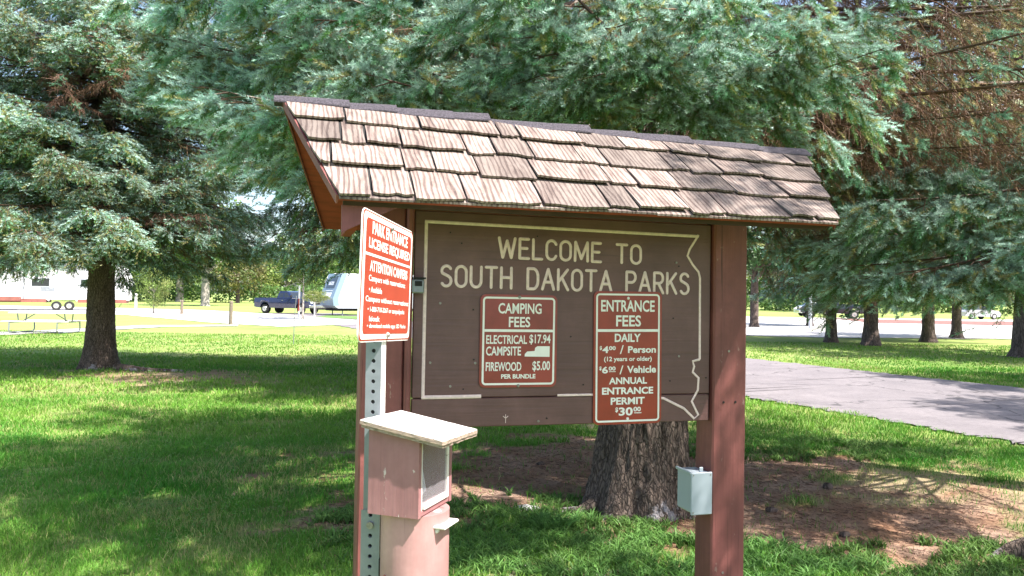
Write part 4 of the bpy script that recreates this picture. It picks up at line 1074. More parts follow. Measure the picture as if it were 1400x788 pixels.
# --- the spruce hidden behind the board, its left limbs hang over the lawn
def R3(z): return 4.4 if z < 5 else max(.5, 4.4 * (14 - z) / 9)
rows3 = [(3.5 + .28 * i, 10) for i in range(12)] + [(6.9 + .55 * i, 7) for i in range(13)]
spruce('spruce_tree', -0.8, 14.8, 'spruce standing farther back behind the board with low green limbs over the lawn', 14, 2.6, R3, .28, rows3, lambda z, a, r: ((r.choice(B_mid) if r.random() < .8 else B_mdead[0]), 3.4), 31, trunk_kw=dict(n=32, rings=60))

# --- left spruce
def R2(z): return 3.3 if z < 6.0 else max(.4, 3.3 * (16 - z) / 10)
rows2 = [(3.0 + .26 * i, 11) for i in range(18)] + [(7.7 + .5 * i, 8) for i in range(13)]
spruce('spruce_tree', -8.45, 15.9, 'dark blue spruce with a bare lower trunk on the left lawn', 15, 2.6, R2, .285, rows2, lambda z, a, r: ((r.choice(B_mid) if r.random() < .85 else B_mdead[0]), 3.4), 8, skip=lambda z, a, r: z < 3.3 and (math.degrees(a) % 360) > 330, trunk_kw=dict(n=48, rings=110, flare=1.5, mat=MAT['bark']))

# --- right spruce, just outside the frame, its limbs reach in from the right
def R4(z): return 3.3 if z < 4.5 else max(.4, 3.3 * (12 - z) / 7.5)
def pick4(z, a, r):
    return (r.choice(B_near[:2] + B_brown * 2 + B_dead[:1]) if z < 5 else r.choice(B_mid), 3.4)
t4 = spruce('spruce_tree', 5.3, 6.3, 'spruce at the right edge of the frame reaching in with pale blue limbs', 12, 2.1, R4, .26, [(2.9, 6), (3.1, 7), (3.3, 8), (3.6, 8), (4.0, 5), (4.6, 4), (5.3, 4)] + [(6.0 + .8 * i, 4) for i in range(6)], pick4, 12,
       skip=lambda z, a, r: ((math.degrees(a) % 360 < 100 or math.degrees(a) % 360 > 300) and z < 4.0) or (225 < math.degrees(a) % 360 < 345 and z > 3.3), tune=lambda z, a, L, p, r: (L, math.radians(r.uniform(-9, 2))), trunk_kw=dict(n=40, rings=60))
for z_, a_, l_, p_, k_ in ((2.5, 196, 3.1, -12, 0), (2.75, 190, 3.0, -13, 0), (2.55, 202, 3.1, -14, 3), (2.85, 178, 2.9, -14, 0), (2.45, 213, 2.8, -12, 1), (2.95, 206, 3.3, -12, 0), (3.1, 196, 3.2, -10, 3), (2.5, 222, 2.6, -8, 0)):
    place_branch(t4, B_near[k_], z_, math.radians(a_), math.radians(p_), l_ / 3.4)

# --- a thinner spruce just right of the frame dapples the roof's right half
spruce('spruce_tree', 4.1, 1.2, 'slim spruce out of the frame on the right, its shade dappling the sign roof', 9, 2.4, lambda z: 2.3 if z < 5 else max(.4, 2.3 * (9 - z) / 4), .18, [(3.2 + .35 * i, 7) for i in range(6)], lambda z, a, r: (r.choice(B_mid), 3.4), 19, trunk_kw=dict(n=24, rings=30))

# --- three spruces beyond the right edge: they throw the dappled shade on the road
for (x, y, sd_, lb) in ((12.6, 8.3, 81, 'spruce off to the right by the near bend of the road, shading it'), (14.2, 13.2, 82, 'spruce off to the right on the far side of the road, shading it'), (18.2, 19.5, 83, 'spruce off to the right beyond the thick grey trunk')):
    spruce('spruce_tree', x, y, lb, 12, 3, lambda z: 3.3 if z < 5 else max(.4, 3.3 * (12 - z) / 7), .26, [(3.4 + .5 * i, 6) for i in range(15)], lambda z, a, r: (r.choice(B_mid), 3.4), sd_, trunk_kw=dict(n=24, rings=30, mat=MAT['bark_far']))

# --- the row of dark trunks with brown hanging crowns beyond the road
def Rr(z): return 3.4 if z < 4 else max(.4, 3.4 * (13 - z) / 9)
def pickr(z, a, r): return ((B_fweep[0] if (z < 5 and r.random() < .75) else r.choice(B_far)), 3.5)
for (x, y, tr, lb, sd_) in ((12.7, 30.7, .22, 'first dark trunked spruce right of the sign post, a dark vehicle behind it', 71), (13.3, 28.6, .27, 'second spruce right of the sign post with a leaning limb beside its black trunk', 72),
                            (17.2, 31.9, .25, 'third dark trunked spruce, under the palest hanging limb on the right', 73), (20.5, 35.6, .22, 'fourth and thinnest dark trunked spruce, left of the silver car', 74)):
    spruce('spruce_tree', x, y, lb, 13, 2.4, Rr, tr, [(3.1 + .45 * i, 8) for i in range(12)] + [(8.8 + .8 * i, 5) for i in range(5)], pickr, sd_, 'row of spruces beyond the road', trunk_kw=dict(n=24, rings=50, mat=MAT['bark_far']))

# ------------------------------------------------------------------ broad-leaved trees
def crown_mesh(name, seed, n_cl, n_leaf, leaf, cols, squash=1.0, spread=.34):
    """leaves in clumps through a unit crown (radius 1, centre 0)"""
    rng = np.random.default_rng(seed)
    c = rng.normal(size=(n_cl, 3)); c = unit(c) * (rng.uniform(.25, 1, (n_cl, 1)) ** .5)
    c[:, 2] *= squash; cs = rng.uniform(.5, 1.2, n_cl)
    k = rng.integers(0, n_cl, n_leaf)
    p = c[k] + rng.normal(size=(n_leaf, 3)) * (spread * .5 * cs[k])[:, None] * np.array([1, 1, .75])
    a = unit(rng.normal(size=(n_leaf, 3)) + np.array([0, 0, -.3])); b = unit(np.cross(a, rng.normal(size=(n_leaf, 3))))
    s = (leaf * rng.uniform(.6, 1.3, n_leaf))[:, None]
    V = np.stack([p, p + (a * .5 + b * .38) * s, p + a * s, p + (a * .5 - b * .38) * s], 1).reshape(-1, 3)
    F = np.arange(len(V)).reshape(-1, 4)
    cc = np.array(cols)[rng.integers(0, len(cols), n_cl)][k] * rng.uniform(.7, 1.25, (n_leaf, 1))
    return tri_mesh(name, V, F, np.repeat(cc, 4, 0), [MAT['leaf']])
G1 = [(.10, .19, .04), (.14, .23, .05), (.08, .15, .035)]
G2 = [(.20, .27, .07), (.16, .24, .06), (.24, .28, .09)]
G3 = [(.05, .10, .03), (.07, .13, .04), (.04, .08, .025)]
G4 = [(.19, .20, .06), (.16, .15, .06), (.13, .18, .06)]
CR = {'mid': [crown_mesh('crown', s, 70, 5200, .085, G1) for s in (1, 2)], 'pale': [crown_mesh('crown', s, 60, 4600, .09, G2) for s in (3, 4)],
      'dark': [crown_mesh('crown', 5, 60, 5200, .10, G3)], 'olive': [crown_mesh('crown', 6, 55, 4200, .09, G4)]}
def limbs_mesh(name, r0, H, seed, mat, n=7, lean=0.0):
    rng = random.Random(seed); mb = MB()
    mb.tube([(lean * z, 0, z) for z in (-.1, .25, H * .3, H * .6, H)], [r0 * 1.5, r0 * 1.1, r0, r0 * .75, r0 * .35], 14)
    for i in range(n):
        z = H * rng.uniform(.45, .95); a = rng.uniform(0, 6.28); l = H * rng.uniform(.3, .5)
        q = [(lean * z, 0, z), (lean * z + math.cos(a) * l * .5, math.sin(a) * l * .5, z + l * .45), (lean * z + math.cos(a) * l, math.sin(a) * l, z + l * .8)]
        mb.tube(q, [r0 * .45, r0 * .3, r0 * .12], 7)
    return mb.mesh(name, mat, True)
def leafy(name, x, y, label, H, R, r0, kind, seed, trunk_h=.5, mat=None, group=None, cz=None, rz=None, lean=0.0, cat='tree'):
    t = empty(name, (x, y, 0), random.Random(seed).uniform(0, 6.28) if not lean else 0); tag(t, label, cat, group)
    link('trunk', limbs_mesh('trunk', r0, H * .6, seed, mat or MAT['bark_grey'], lean=lean), t)
    cz = H * .62 if cz is None else cz; rz = H * .4 if rz is None else rz
    link('crown', CR[kind][seed % len(CR[kind])], t, loc=(lean * cz, 0, cz), scale=(R, R, rz))
    return t
rf = random.Random(77)
leafy('leafy_tree', -59, 118, 'pale barked leafy tree just right of the left spruce trunk', 15, 6, .42, 'mid', 1)
leafy('leafy_tree', -55, 128, 'leafy tree with a thick grey trunk second right of the left spruce', 15, 6.5, .6, 'mid', 2)
leafy('leafy_tree', -36.5, 92, 'tall leafy tree with a straight grey trunk beyond the wooden post', 14, 5, .45, 'mid', 3, cz=9, rz=5)
leafy('leafy_tree', -44, 124, 'olive brown round headed tree beyond the far grass', 8, 4.6, .3, 'olive', 4, cz=4.6, rz=3.4, mat=MAT['bark_far'])
leafy('young_tree', -26.4, 57, 'small pale green sapling on the lawn right of the left spruce', 3.6, 1.2, .05, 'pale', 5, cz=2.1, rz=1.5)
leafy('young_tree', -13.1, 48.5, 'young dense green tree in front of the navy truck', 5.6, 2.0, .07, 'mid', 6, cz=4.2, rz=1.9)
leafy('dark_tree', 14.6, 46.5, 'slender trunked dark tree just right of the right sign post', 10, 3.4, .24, 'dark', 7, cz=6.2, rz=3.2, mat=MAT['bark_far'])
leafy('dark_tree', 19.3, 50, 'low dark leafy tree behind the pale lamp post', 7.5, 2.9, .2, 'dark', 8, cz=4.7, rz=3.0, mat=MAT['bark_far'])
leafy('leafy_tree', 15.6, 23.4, 'thick grey trunk of a leafy tree at the right edge of the frame', 12, 4.6, .38, 'pale', 9, cz=8.2, rz=4.2, mat=MAT['bark_far'], lean=.05)
for i in range(30):
    x = -115 + 8.4 * i + rf.uniform(-3, 3); y = rf.uniform(135, 175) if x < 40 else rf.uniform(110, 150)
    kd = rf.choice(['mid', 'pale', 'mid', 'pale', 'olive'])
    leafy('leafy_tree', x, y, {'mid': 'mid green', 'pale': 'pale yellow green', 'olive': 'olive green'}[kd] + ' leafy tree in the distant belt along the park edge', rf.uniform(10, 17), rf.uniform(5.5, 7.5), .35, kd, 100 + i, group='distant belt of trees', cz=rf.uniform(5, 7), rz=rf.uniform(4.8, 7))
# low hedge along the back
rng = np.random.default_rng(5); nb = 26000
hx = rng.uniform(-150, 170, nb); hh = (1.6 + 2.4 * fbm(hx * .15, hx * 0, 3, 2)); hz = rng.uniform(0, 1, nb) ** .7 * hh; hy = 128 + rng.normal(size=nb) * 1.3 + hx * -.02
a = unit(rng.normal(size=(nb, 3))); b = unit(np.cross(a, rng.normal(size=(nb, 3)))); s = rng.uniform(.3, .65, (nb, 1)); p = np.stack([hx, hy, hz], 1)
V = np.stack([p, p + (a * .5 + b * .4) * s, p + a * s, p + (a * .5 - b * .4) * s], 1).reshape(-1, 3)
hc = np.array([.09, .16, .045])[None] * rng.uniform(.6, 1.5, (nb, 1))
tag(link('undergrowth', tri_mesh('undergrowth', V, np.arange(len(V)).reshape(-1, 4), np.repeat(hc, 4, 0), [MAT['leaf']])), 'continuous belt of shrubs along the far edge of the campground', 'shrubs', kind='stuff')

# ------------------------------------------------------------------ vehicles
MAT['navy'] = M_plain('navy_car_paint', (.010, .016, .06), .22, .1, 3, coat=.6)
MAT['black_paint'] = M_plain('black_car_paint', (.012, .014, .022), .25, .1, 3, coat=.5)
MAT['silver'] = M_plain('silver_car_paint', (.42, .42, .45), .3, .06, 3, metal=.4, coat=.4)
MAT['rvwhite'] = M_plain('white_fibreglass', (.76, .76, .78), .35, .05, 1.2)
MAT['rvblue'] = M_plain('grey_blue_cap', (.20, .28, .36), .35, .12, 1.2)
MAT['rvgrey'] = M_plain('light_grey_side', (.50, .53, .60), .35, .05, 1.2)
MAT['glass'] = M_plain('dark_tinted_glass', (.02, .025, .03), .08, .2, 2, spec=.8)
MAT['tyre'] = M_plain('tyre_rubber', (.02, .02, .02), .85, .3, 20)
MAT['chrome'] = M_plain('chrome', (.62, .62, .63), .22, .1, 4, metal=.9)
MAT['lamp'] = M_plain('headlight_lens', (.75, .76, .74), .15, .1, 9)
MAT['maroon'] = M_plain('red_brown_skirt', (.24, .085, .065), .6, .25, 2)
def wheel(parent, x, y, r, wd, side, rim=None):
    w_ = MB().tube([(x, y, r), (x, y + side * .04, r), (x, y + side * (wd - .04), r), (x, y + side * wd, r)], [r * .93, r, r, r * .93], 24).build('wheel', MAT['tyre'], parent, smooth_=True)
    MB().tube([(x, y + side * (wd - .02), r), (x, y + side * (wd + .006), r)], [r * .6, r * .56], 18).build('rim', rim or MAT['chrome'], w_)
    MB().tube([(x, y + side * (wd + .004), r), (x, y + side * (wd + .03), r)], [r * .18, r * .14], 10).build('hub', MAT['galv'], w_)
def body(prof, wfun, name, mat, parent, sm=False):
    n = len(prof); v = [(x, -wfun(z), z) for x, z in prof] + [(x, wfun(z), z) for x, z in prof]
    return MB().add(v, [tuple(range(n)), tuple(range(2 * n - 1, n - 1, -1))] + [(i, i + n, (i + 1) % n + n, (i + 1) % n) for i in range(n)]).build(name, mat, parent, smooth_=sm)
def archcut(xc, r, z0, n=7): return [(xc - r * math.cos(math.pi * i / n), z0 + r * math.sin(math.pi * i / n)) for i in range(n + 1)]
def pickup(name, x, y, rz, label, mat, scale=1.0):
    t = empty(name, (x, y, .02), rz); tag(t, label, 'pickup truck' if 'truck' in label else 'vehicle'); t.scale = (scale,) * 3
    lo = [(-2.9, .55), (-2.9, .95), (-2.86, 1.28), (-.52, 1.30), (-.5, 1.24), (.9, 1.26), (1.25, 1.24), (2.55, 1.16), (2.82, .98), (2.86, .6), (2.7, .48)] + archcut(1.95, -.52, .42)[0:0] + [(2.48, .46)] + [(1.95 + .5 * math.cos(math.pi * i / 7), .46 + .47 * math.sin(math.pi * i / 7)) for i in range(1, 7)] + [(1.42, .46), (-1.25, .46)] + [(-1.75 + .5 * math.cos(math.pi * i / 7), .46 + .47 * math.sin(math.pi * i / 7)) for i in range(1, 7)] + [(-2.26, .46), (-2.75, .5)]
    body(lo, lambda z: .94 + .05 * math.sin(max(0, min(1, (z - .4) / .9)) * 3.1), 'body', mat, t)
    cab = [(-.5, 1.262), (-.42, 1.60), (-.30, 1.86), (.35, 1.88), (.62, 1.80), (1.12, 1.275)]
    cb = body(cab, lambda z: .93 - .24 * (z - 1.25), 'cab', mat, t)
    for nm, pf in (('side_window', [(-.34, 1.34), (-.27, 1.68), (.10, 1.74), (.12, 1.34)]), ('side_window', [(.20, 1.34), (.18, 1.75), (.42, 1.75), (.86, 1.36)])):
        for s in (-1, 1):
            v = [(a, s * (.93 - .24 * (b_ - 1.25) + .004), b_) for a, b_ in pf] + [(a, s * (.93 - .24 * (b_ - 1.25) - .01), b_) for a, b_ in pf]
            MB().add(v, [(0, 1, 2, 3), (7, 6, 5, 4), (0, 4, 5, 1), (1, 5, 6, 2), (2, 6, 7, 3), (3, 7, 4, 0)]).build(nm, MAT['glass'], cb)
    MB().add([(1.10, -.82, 1.31), (1.10, .82, 1.31), (.66, .72, 1.78), (.66, -.72, 1.78), (1.06, -.82, 1.30), (1.06, .82, 1.30), (.62, .72, 1.77), (.62, -.72, 1.77)], [(0, 1, 2, 3), (7, 6, 5, 4), (0, 4, 5, 1), (1, 5, 6, 2), (2, 6, 7, 3), (3, 7, 4, 0)]).build('windscreen', MAT['glass'], cb)
    for s in (-1, 1):
        MB().tube([(-2.32, s * .90, .80), (-2.1, s * .98, 1.02), (-1.75, s * 1.06, 1.10), (-1.4, s * .98, 1.02), (-1.2, s * .90, .80)], [.05, .09, .11, .09, .05], 8).build('fender_flare', mat, t, smooth_=True)
        wheel(t, 1.95, s * .70, .38, .25, s); wheel(t, -1.75, s * .62, .38, .40, s)
        MB().box((2.62, s * .60 - .16, .86), (2.865, s * .60 + .16, 1.05), bev=.03).build('headlight', MAT['lamp'], t)
        MB().box((.95, s * 1.0 - .07, 1.34), (1.06, s * 1.0 + .10, 1.55), bev=.02).build('mirror', MAT['dark'], t)
        MB().box((.02, s * .986 - .012, 1.08), (.18, s * .986 + .012, 1.115)).build('door_handle', MAT['chrome'], t)
    MB().box((2.80, -.95, .50), (2.97, .95, .74), bev=.04).build('bumper', MAT['chrome'], t); MB().box((-2.99, -.9, .52), (-2.90, .9, .70), bev=.03).build('bumper', MAT['chrome'], t)
    g = MB().box((2.80, -.42, .80), (2.885, .42, 1.10), bev=.03).build('grille', MAT['chrome'], t)
    for s in (-1, 1):
        for zz in (.82, .965): MB().box((2.87, s * .21 - .17, zz), (2.892, s * .21 + .17, zz + .115)).build('grille_opening', MAT['dark'], g)
    MB().box((-2.84, -.8, 1.285), (-.56, .8, 1.312)).build('bed_opening', MAT['dark'], t)
    return t
pickup('pickup_truck', -18.0, 62.5, math.radians(-24), 'navy blue pickup truck with chrome grille parked beside the grass island', MAT['navy'], .96)
pickup('parked_vehicle', 30.6, 74, math.radians(170), 'dark pickup seen between the two nearest dark trunks on the right', MAT['black_paint'], 1.05)

def car(name, x, y, rz, label, mat):
    t = empty(name, (x, y, .02), rz); tag(t, label, 'car')
    lo = [(-2.2, .35), (-2.25, .8), (-1.9, .98), (1.0, 1.0), (2.0, .85), (2.25, .6), (2.2, .3)]
    body(lo, lambda z: .86, 'body', mat, t); cb = body([(-1.7, .985), (-1.0, 1.42), (.2, 1.45), (1.1, .99)], lambda z: .82 - .3 * (z - 1), 'cabin', MAT['glass'], t)
    body([(-1.0, 1.425), (-.9, 1.47), (.1, 1.49), (.2, 1.455)], lambda z: .69, 'roof', mat, t)
    for s in (-1, 1):
        wheel(t, 1.4, s * .66, .33, .21, s); wheel(t, -1.4, s * .66, .33, .21, s); MB().box((2.0, s * .6 - .14, .62), (2.21, s * .6 + .14, .76), bev=.03).build('headlight', MAT['lamp'], t)
    return t
car('parked_car', 47.5, 79, math.radians(15), 'silver car partly hidden by leaves at the far right', MAT['silver'])
car('parked_car', 33.0, 83.5, math.radians(5), 'white car farthest off between the lamp post and the first dark trunk', MAT['rvwhite'])

def windows(parent, y, rects, side, mat=None):
    for (x0, z0, x1, z1) in rects:
        w_ = MB().box((x0 - .04, y - .02, z0 - .04), (x1 + .04, y + .02, z1 + .04), bev=.01).build('window', MAT['rvgrey'], parent)
        MB().box((x0, y - .025 if side < 0 else y + .015, z0), (x1, y - .015 if side < 0 else y + .025, z1)).build('pane', MAT['glass'], w_)
# long white camper on the left, its side to the viewer
rv = empty('camper_trailer', (-37.6, 62, .02), math.radians(22)); tag(rv, 'long bright white camper trailer with red brown skirt behind the left spruce', 'camper')
body([(-6.6, .85), (-6.7, 2.0), (-6.5, 3.35), (-6.2, 3.75), (5.6, 3.75), (6.1, 3.4), (6.5, 2.2), (6.3, .85)], lambda z: 1.25, 'body', MAT['rvwhite'], rv)
sk = MB().box((-6.4, -1.262, .62), (.4, 1.2, .90)).build('skirt', MAT['maroon'], rv); MB().box((2.6, -1.262, .62), (6.1, 1.2, .90)).build('skirt', MAT['maroon'], rv)
so = MB().box((-6.0, -2.05, .78), (-1.3, -1.255, 3.2), bev=.04).build('slide_out', MAT['rvwhite'], rv)
MB().box((-6.02, -2.068, .74), (-1.28, -1.256, 1.06)).build('slide_out_skirt', MAT['maroon'], rv)
for xx in (1.1, 2.0):
    wheel(rv, xx, -.98, .36, .24, -1)
fa = MB(); fa.tube([(.55, -1.27, .75), (.7, -1.29, 1.02), (1.1, -1.3, 1.16), (2.0, -1.3, 1.16), (2.4, -1.29, 1.02), (2.55, -1.27, .75)], .06, 6); fa.build('wheel_arch', MAT['rvwhite'], rv, smooth_=True)
for i, xx in enumerate((-1.15, 4.15)):
    MB().box((xx, -1.33, .95), (xx + .07, -1.268, 3.5)).build('awning_arm', MAT['galv'], rv)
MB().tube([(-1.3, -1.36, 3.55), (4.4, -1.36, 3.55)], .09, 10).build('awning_roll', MAT['rvgrey'], rv, smooth_=True)
windows(rv, -1.262, [(-.6, 1.9, .6, 2.5), (2.8, 1.9, 3.9, 2.5)], -1)
vt = MB()
for k in range(4): vt.box((.0, -1.275, 1.50 + k * .09), (1.0, -1.256, 1.55 + k * .09))
vt.build('vent', MAT['galv'], rv); MB().box((-3.6, -2.085, 1.15), (-3.0, -2.052, 1.75)).build('hatch', MAT['rvgrey'], so)
for k in range(3): MB().add([(-1.0 + k * 1.3, -1.268, 1.45 + .1 * k), (.6 + k * 1.3, -1.268, 2.05 + .1 * k), (.6 + k * 1.3, -1.268, 2.12 + .1 * k), (-1.0 + k * 1.3, -1.268, 1.50 + .1 * k)], [(0, 1, 2, 3)]).build('arm_shadow_stripe', MAT['rvgrey'], rv)  # diagonal grey stripes painted for the awning arms' cast shadows
# travel trailer with the grey-blue slanting nose
tt = empty('travel_trailer', (-11.4, 60.5, .02), math.radians(217)); tag(tt, 'travel trailer with slanting grey blue nose cap right of the navy truck', 'camper')
body([(-3.8, .55), (-3.9, 3.0), (-3.6, 3.15), (2.55, 3.15), (2.62, 3.05), (3.3, 1.25), (3.2, .75), (2.9, .55)], lambda z: 1.22, 'body', MAT['rvgrey'], tt)
cap = MB().add([(2.60, -1.23, 3.17), (2.60, 1.23, 3.17), (3.34, 1.23, 1.27), (3.34, -1.23, 1.27), (3.26, 1.23, .74), (3.26, -1.23, .74), (2.2, -1.23, 3.17), (2.2, 1.23, 3.17), (2.9, 1.23, 1.27), (2.9, -1.23, 1.27), (2.8, 1.23, .74), (2.8, -1.23, .74)],
    [(0, 1, 2, 3), (3, 2, 4, 5), (0, 6, 7, 1), (1, 7, 8, 2), (2, 8, 10, 4), (0, 3, 9, 6), (3, 5, 11, 9), (5, 4, 10, 11)]).build('nose_cap', MAT['rvblue'], tt)
def onnose(y0, y1, t0, t1, nm, mat, dz=.02):
    P = [(2.62 + .72 * t + dz, y_, 3.17 - 1.9 * t) for t, y_ in ((t0, y0), (t0, y1), (t1, y1), (t1, y0))]; Q = [(a - .03, b_, c_) for a, b_, c_ in P]
    MB().add(P + Q, [(0, 1, 2, 3), (7, 6, 5, 4), (0, 4, 5, 1), (1, 5, 6, 2), (2, 6, 7, 3), (3, 7, 4, 0)]).build(nm, mat, cap)
onnose(-.75, .75, .12, .58, 'nose_window', MAT['glass']); onnose(-.62, .62, .68, .70, 'graphic_line', MAT['sign_white']); onnose(-.55, .6, .76, .93, 'graphic_band', MAT['sign_white'])
for k in range(3): onnose(-.42 + .3 * k, -.18 + .3 * k, .32, .46, 'window_graphic', MAT['rvgrey'], .035)
for xx in (-.5, -1.35):
    for s in (-1, 1): wheel(tt, xx, s * .95, .35, .22, s)
windows(tt, 1.225, [(-.4, 1.6, .7, 2.4), (-2.8, 1.6, -1.9, 2.4)], 1); windows(tt, -1.225, [(-.4, 1.6, .7, 2.4), (-2.8, 1.6, -1.9, 2.4)], -1)
MB().box((3.0, -.5, .45), (4.4, -.4, .55)).build('tow_frame', MAT['dark'], tt); MB().box((3.0, .4, .45), (4.4, .5, .55)).build('tow_frame', MAT['dark'], tt)
MB().box((-3.8, -1.1, .35), (2.9, 1.1, .55)).build('chassis', MAT['dark'], tt)
for xx in (2.4,): MB().cyl((xx, .9, 0), .04, .5).build('jack', MAT['galv'], tt); MB().cyl((xx, -.9, 0), .04, .5).build('jack', MAT['galv'], tt)
# fifth wheel camper behind it, only its white overhanging nose shows
fw = empty('fifth_wheel_camper', (-15.2, 80, .02), math.radians(186)); tag(fw, 'white camper with rounded overhanging nose behind the slanting nosed trailer', 'camper')
body([(-5, .9), (-5, 3.7), (2.9, 3.75), (3.6, 3.55), (3.95, 2.9), (3.8, 2.05), (3.3, 1.75), (1.9, 1.72), (1.7, .9)], lambda z: 1.22, 'body', MAT['rvwhite'], fw)
windows(fw, 1.225, [(.2, 2.3, 1.2, 3.0), (-3, 2.0, -2, 2.8)], 1); windows(fw, -1.225, [(.2, 2.3, 1.2, 3.0)], -1)
for xx in (-1.2, -2.1):
    for s in (-1, 1): wheel(fw, xx, s * .95, .37, .22, s)
MB().tube([(3.0, 1.235, 2.75), (3.15, 1.235, 2.85), (3.3, 1.235, 2.72), (3.55, 1.235, 2.78)], .02, 5).build('script_line', MAT['rvgrey'], fw)

# ------------------------------------------------------------------ park furniture
MAT['tabletop'] = M_plain('sun_bleached_planks', (.62, .58, .52), .7, .15, 6, sc3=(2, 12, 12))
def picnic(name, x, y, rz, label, s=1.0, mat=None):
    t = empty(name, (x, y, .02), rz); t.scale = (s,) * 3; tag(t, label, 'picnic table', 'picnic tables'); m = mat or MAT['tabletop']
    for k in range(4): MB().box((-1.15, -.37 + k * .187, .72), (1.15, -.37 + k * .187 + .175, .76), bev=.004).build('plank', m, t)
    for sd in (-1, 1):
        for k in range(2): MB().box((-1.15, sd * .68 - .125 + k * .13, .42), (1.15, sd * .68 - .005 + k * .13, .455), bev=.004).build('seat_plank', m, t)
    for xx in (-.85, .85):
        mb = MB(); mb.tube([(xx, -.78, .40), (xx, -.80, .12), (xx, -.70, .03), (xx, .70, .03), (xx, .80, .12), (xx, .78, .40)], .024, 8); mb.tube([(xx, -.80, .405), (xx, .80, .405)], .022, 8); mb.tube([(xx, -.22, .40), (xx, -.30, .715)], .022, 8); mb.tube([(xx, .22, .40), (xx, .30, .715)], .022, 8)
        mb.build('leg_frame', MAT['galv'], t, smooth_=True); MB().tube([(xx, 0, .42), (xx * .45, 0, .70)], .018, 6).build('brace', MAT['galv'], t)
    return t
picnic('picnic_table', -17.3, 28.7, math.radians(2), 'pale picnic table on the gravel path left of the left spruce')
picnic('picnic_table', -30.5, 112, math.radians(0), 'far white picnic table standing between the belt of trees and the truck', 2.0)
m_wp = M_plain('weathered_post_wood', (.20, .16, .12), .9, .4, 12)
def short_post(name, x, y, h, r, label, mat, top=None):
    t = empty(name, (x, y, 0)); tag(t, label, 'post'); MB().tube([(0, 0, -.1), (0, 0, h * .5), (0.01, 0, h)], [r * 1.05, r, r * .95], 12).build('shaft', mat, t, smooth_=True)
    MB().cyl((0.01, 0, h), r * 1.12, .04 + .05 * h, 'z', 12, r * .8).build('cap', top or mat, t); return t
short_post('wooden_post', -14.2, 39.1, 1.1, .09, 'brown wooden post on the lawn edge by the bright drive', m_wp)
short_post('wooden_post', -23.9, 56.0, .95, .10, 'paler wooden post farther off, left of the brown one', m_wp)
short_post('wooden_post', -36.0, 74.0, 1.3, .12, 'farthest thin pale post on the far lawn', MAT['sign_white'])
mk = short_post('marker_post', -13.9, 50.5, 2.0, .06, 'white marker post with a red face in front of the truck', MAT['sign_white']); MB().box((-.05, -.075, .5), (.05, -.064, 1.3)).build('red_strip', MAT['sign_orange'], mk)
sp_ = empty('staked_sapling', (-11.6, 45.5, 0)); tag(sp_, 'tiny leaning sapling tied to a white stake on the grass island', 'sapling')
MB().cyl((0, 0, 0), .045, 1.15, 'z', 8).build('stake', MAT['sign_white'], sp_); link('crown', CR['pale'][0], sp_, loc=(.1, 0, 1.45), scale=(.75, .5, .35))
MB().tube([(.08, 0, 0), (.1, 0, .7), (.0, 0, 1.4)], .02, 6).build('stem', MAT['bark_grey'], sp_)
MB().tube([(0, 0, 0), (.02, 0, .8), (.07, 0, 1.55)], .012, 5).build('marker_wire', MAT['galv'], None); o = COL.objects['marker_wire']; o.location = (-6.9, 24.5, 0); tag(o, 'thin wire marker standing in the open lawn', 'marker')
lp_ = empty('lamp_post', (17.2, 44.5, 0)); tag(lp_, 'pale grey lamp post beyond the right sign post', 'lamp post'); MB().cyl((0, 0, 0), .10, 4.6, 'z', 12, .08).build('shaft', MAT['rvgrey'], lp_, smooth_=True); MB().cyl((0, 0, 4.6), .22, .3, 'z', 12, .12).build('lamp_head', MAT['rvgrey'], lp_)

# ------------------------------------------------------------------ grass, weeds, litter
def blades(P, h, wd, col, rng, lean=.5, segs=2):
    n = len(P); a = rng.uniform(0, 2 * math.pi, n); d = np.stack([np.cos(a), np.sin(a), np.zeros(n)], 1)
    b = rng.uniform(0, 2 * math.pi, n); s = np.stack([np.cos(b), np.sin(b), np.zeros(n)], 1) * (wd * .5)[:, None]
    L = (lean * rng.uniform(.2, 1.2, n))[:, None] * h[:, None]
    z = np.array([0, 0, 1.])
    m1 = P + d * L * .35 + z * (h * .6)[:, None]; m2 = P + d * L + z * (h * rng.uniform(.75, 1, n))[:, None]
    V = np.stack([P - s, P + s, m1 - s * .7, m1 + s * .7, m2], 1).reshape(-1, 3); i = np.arange(n)[:, None, None] * 5
    F = (i + np.array([[0, 1, 3], [0, 3, 2], [2, 3, 4]])[None]).reshape(-1, 3)
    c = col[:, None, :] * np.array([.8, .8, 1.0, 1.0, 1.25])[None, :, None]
    return V, F, c.reshape(-1, 3)
def ground_z(x, y): return (fbm(x * .9, y * .9, 3, 5) - .5) * .03 * smooth(60, 20, np.hypot(x, y))
rng = np.random.default_rng(12)
bands = [(3.9, 6.0, 7000, .058, .0042), (6.0, 8.5, 3800, .062, .006), (8.5, 12, 1700, .065, .009), (12, 19, 600, .07, .016), (19, 30, 150, .06, .022)]
GA = np.array([.06, .23, .02]); GB = np.array([.17, .34, .045]); GC = np.array([.38, .37, .15])
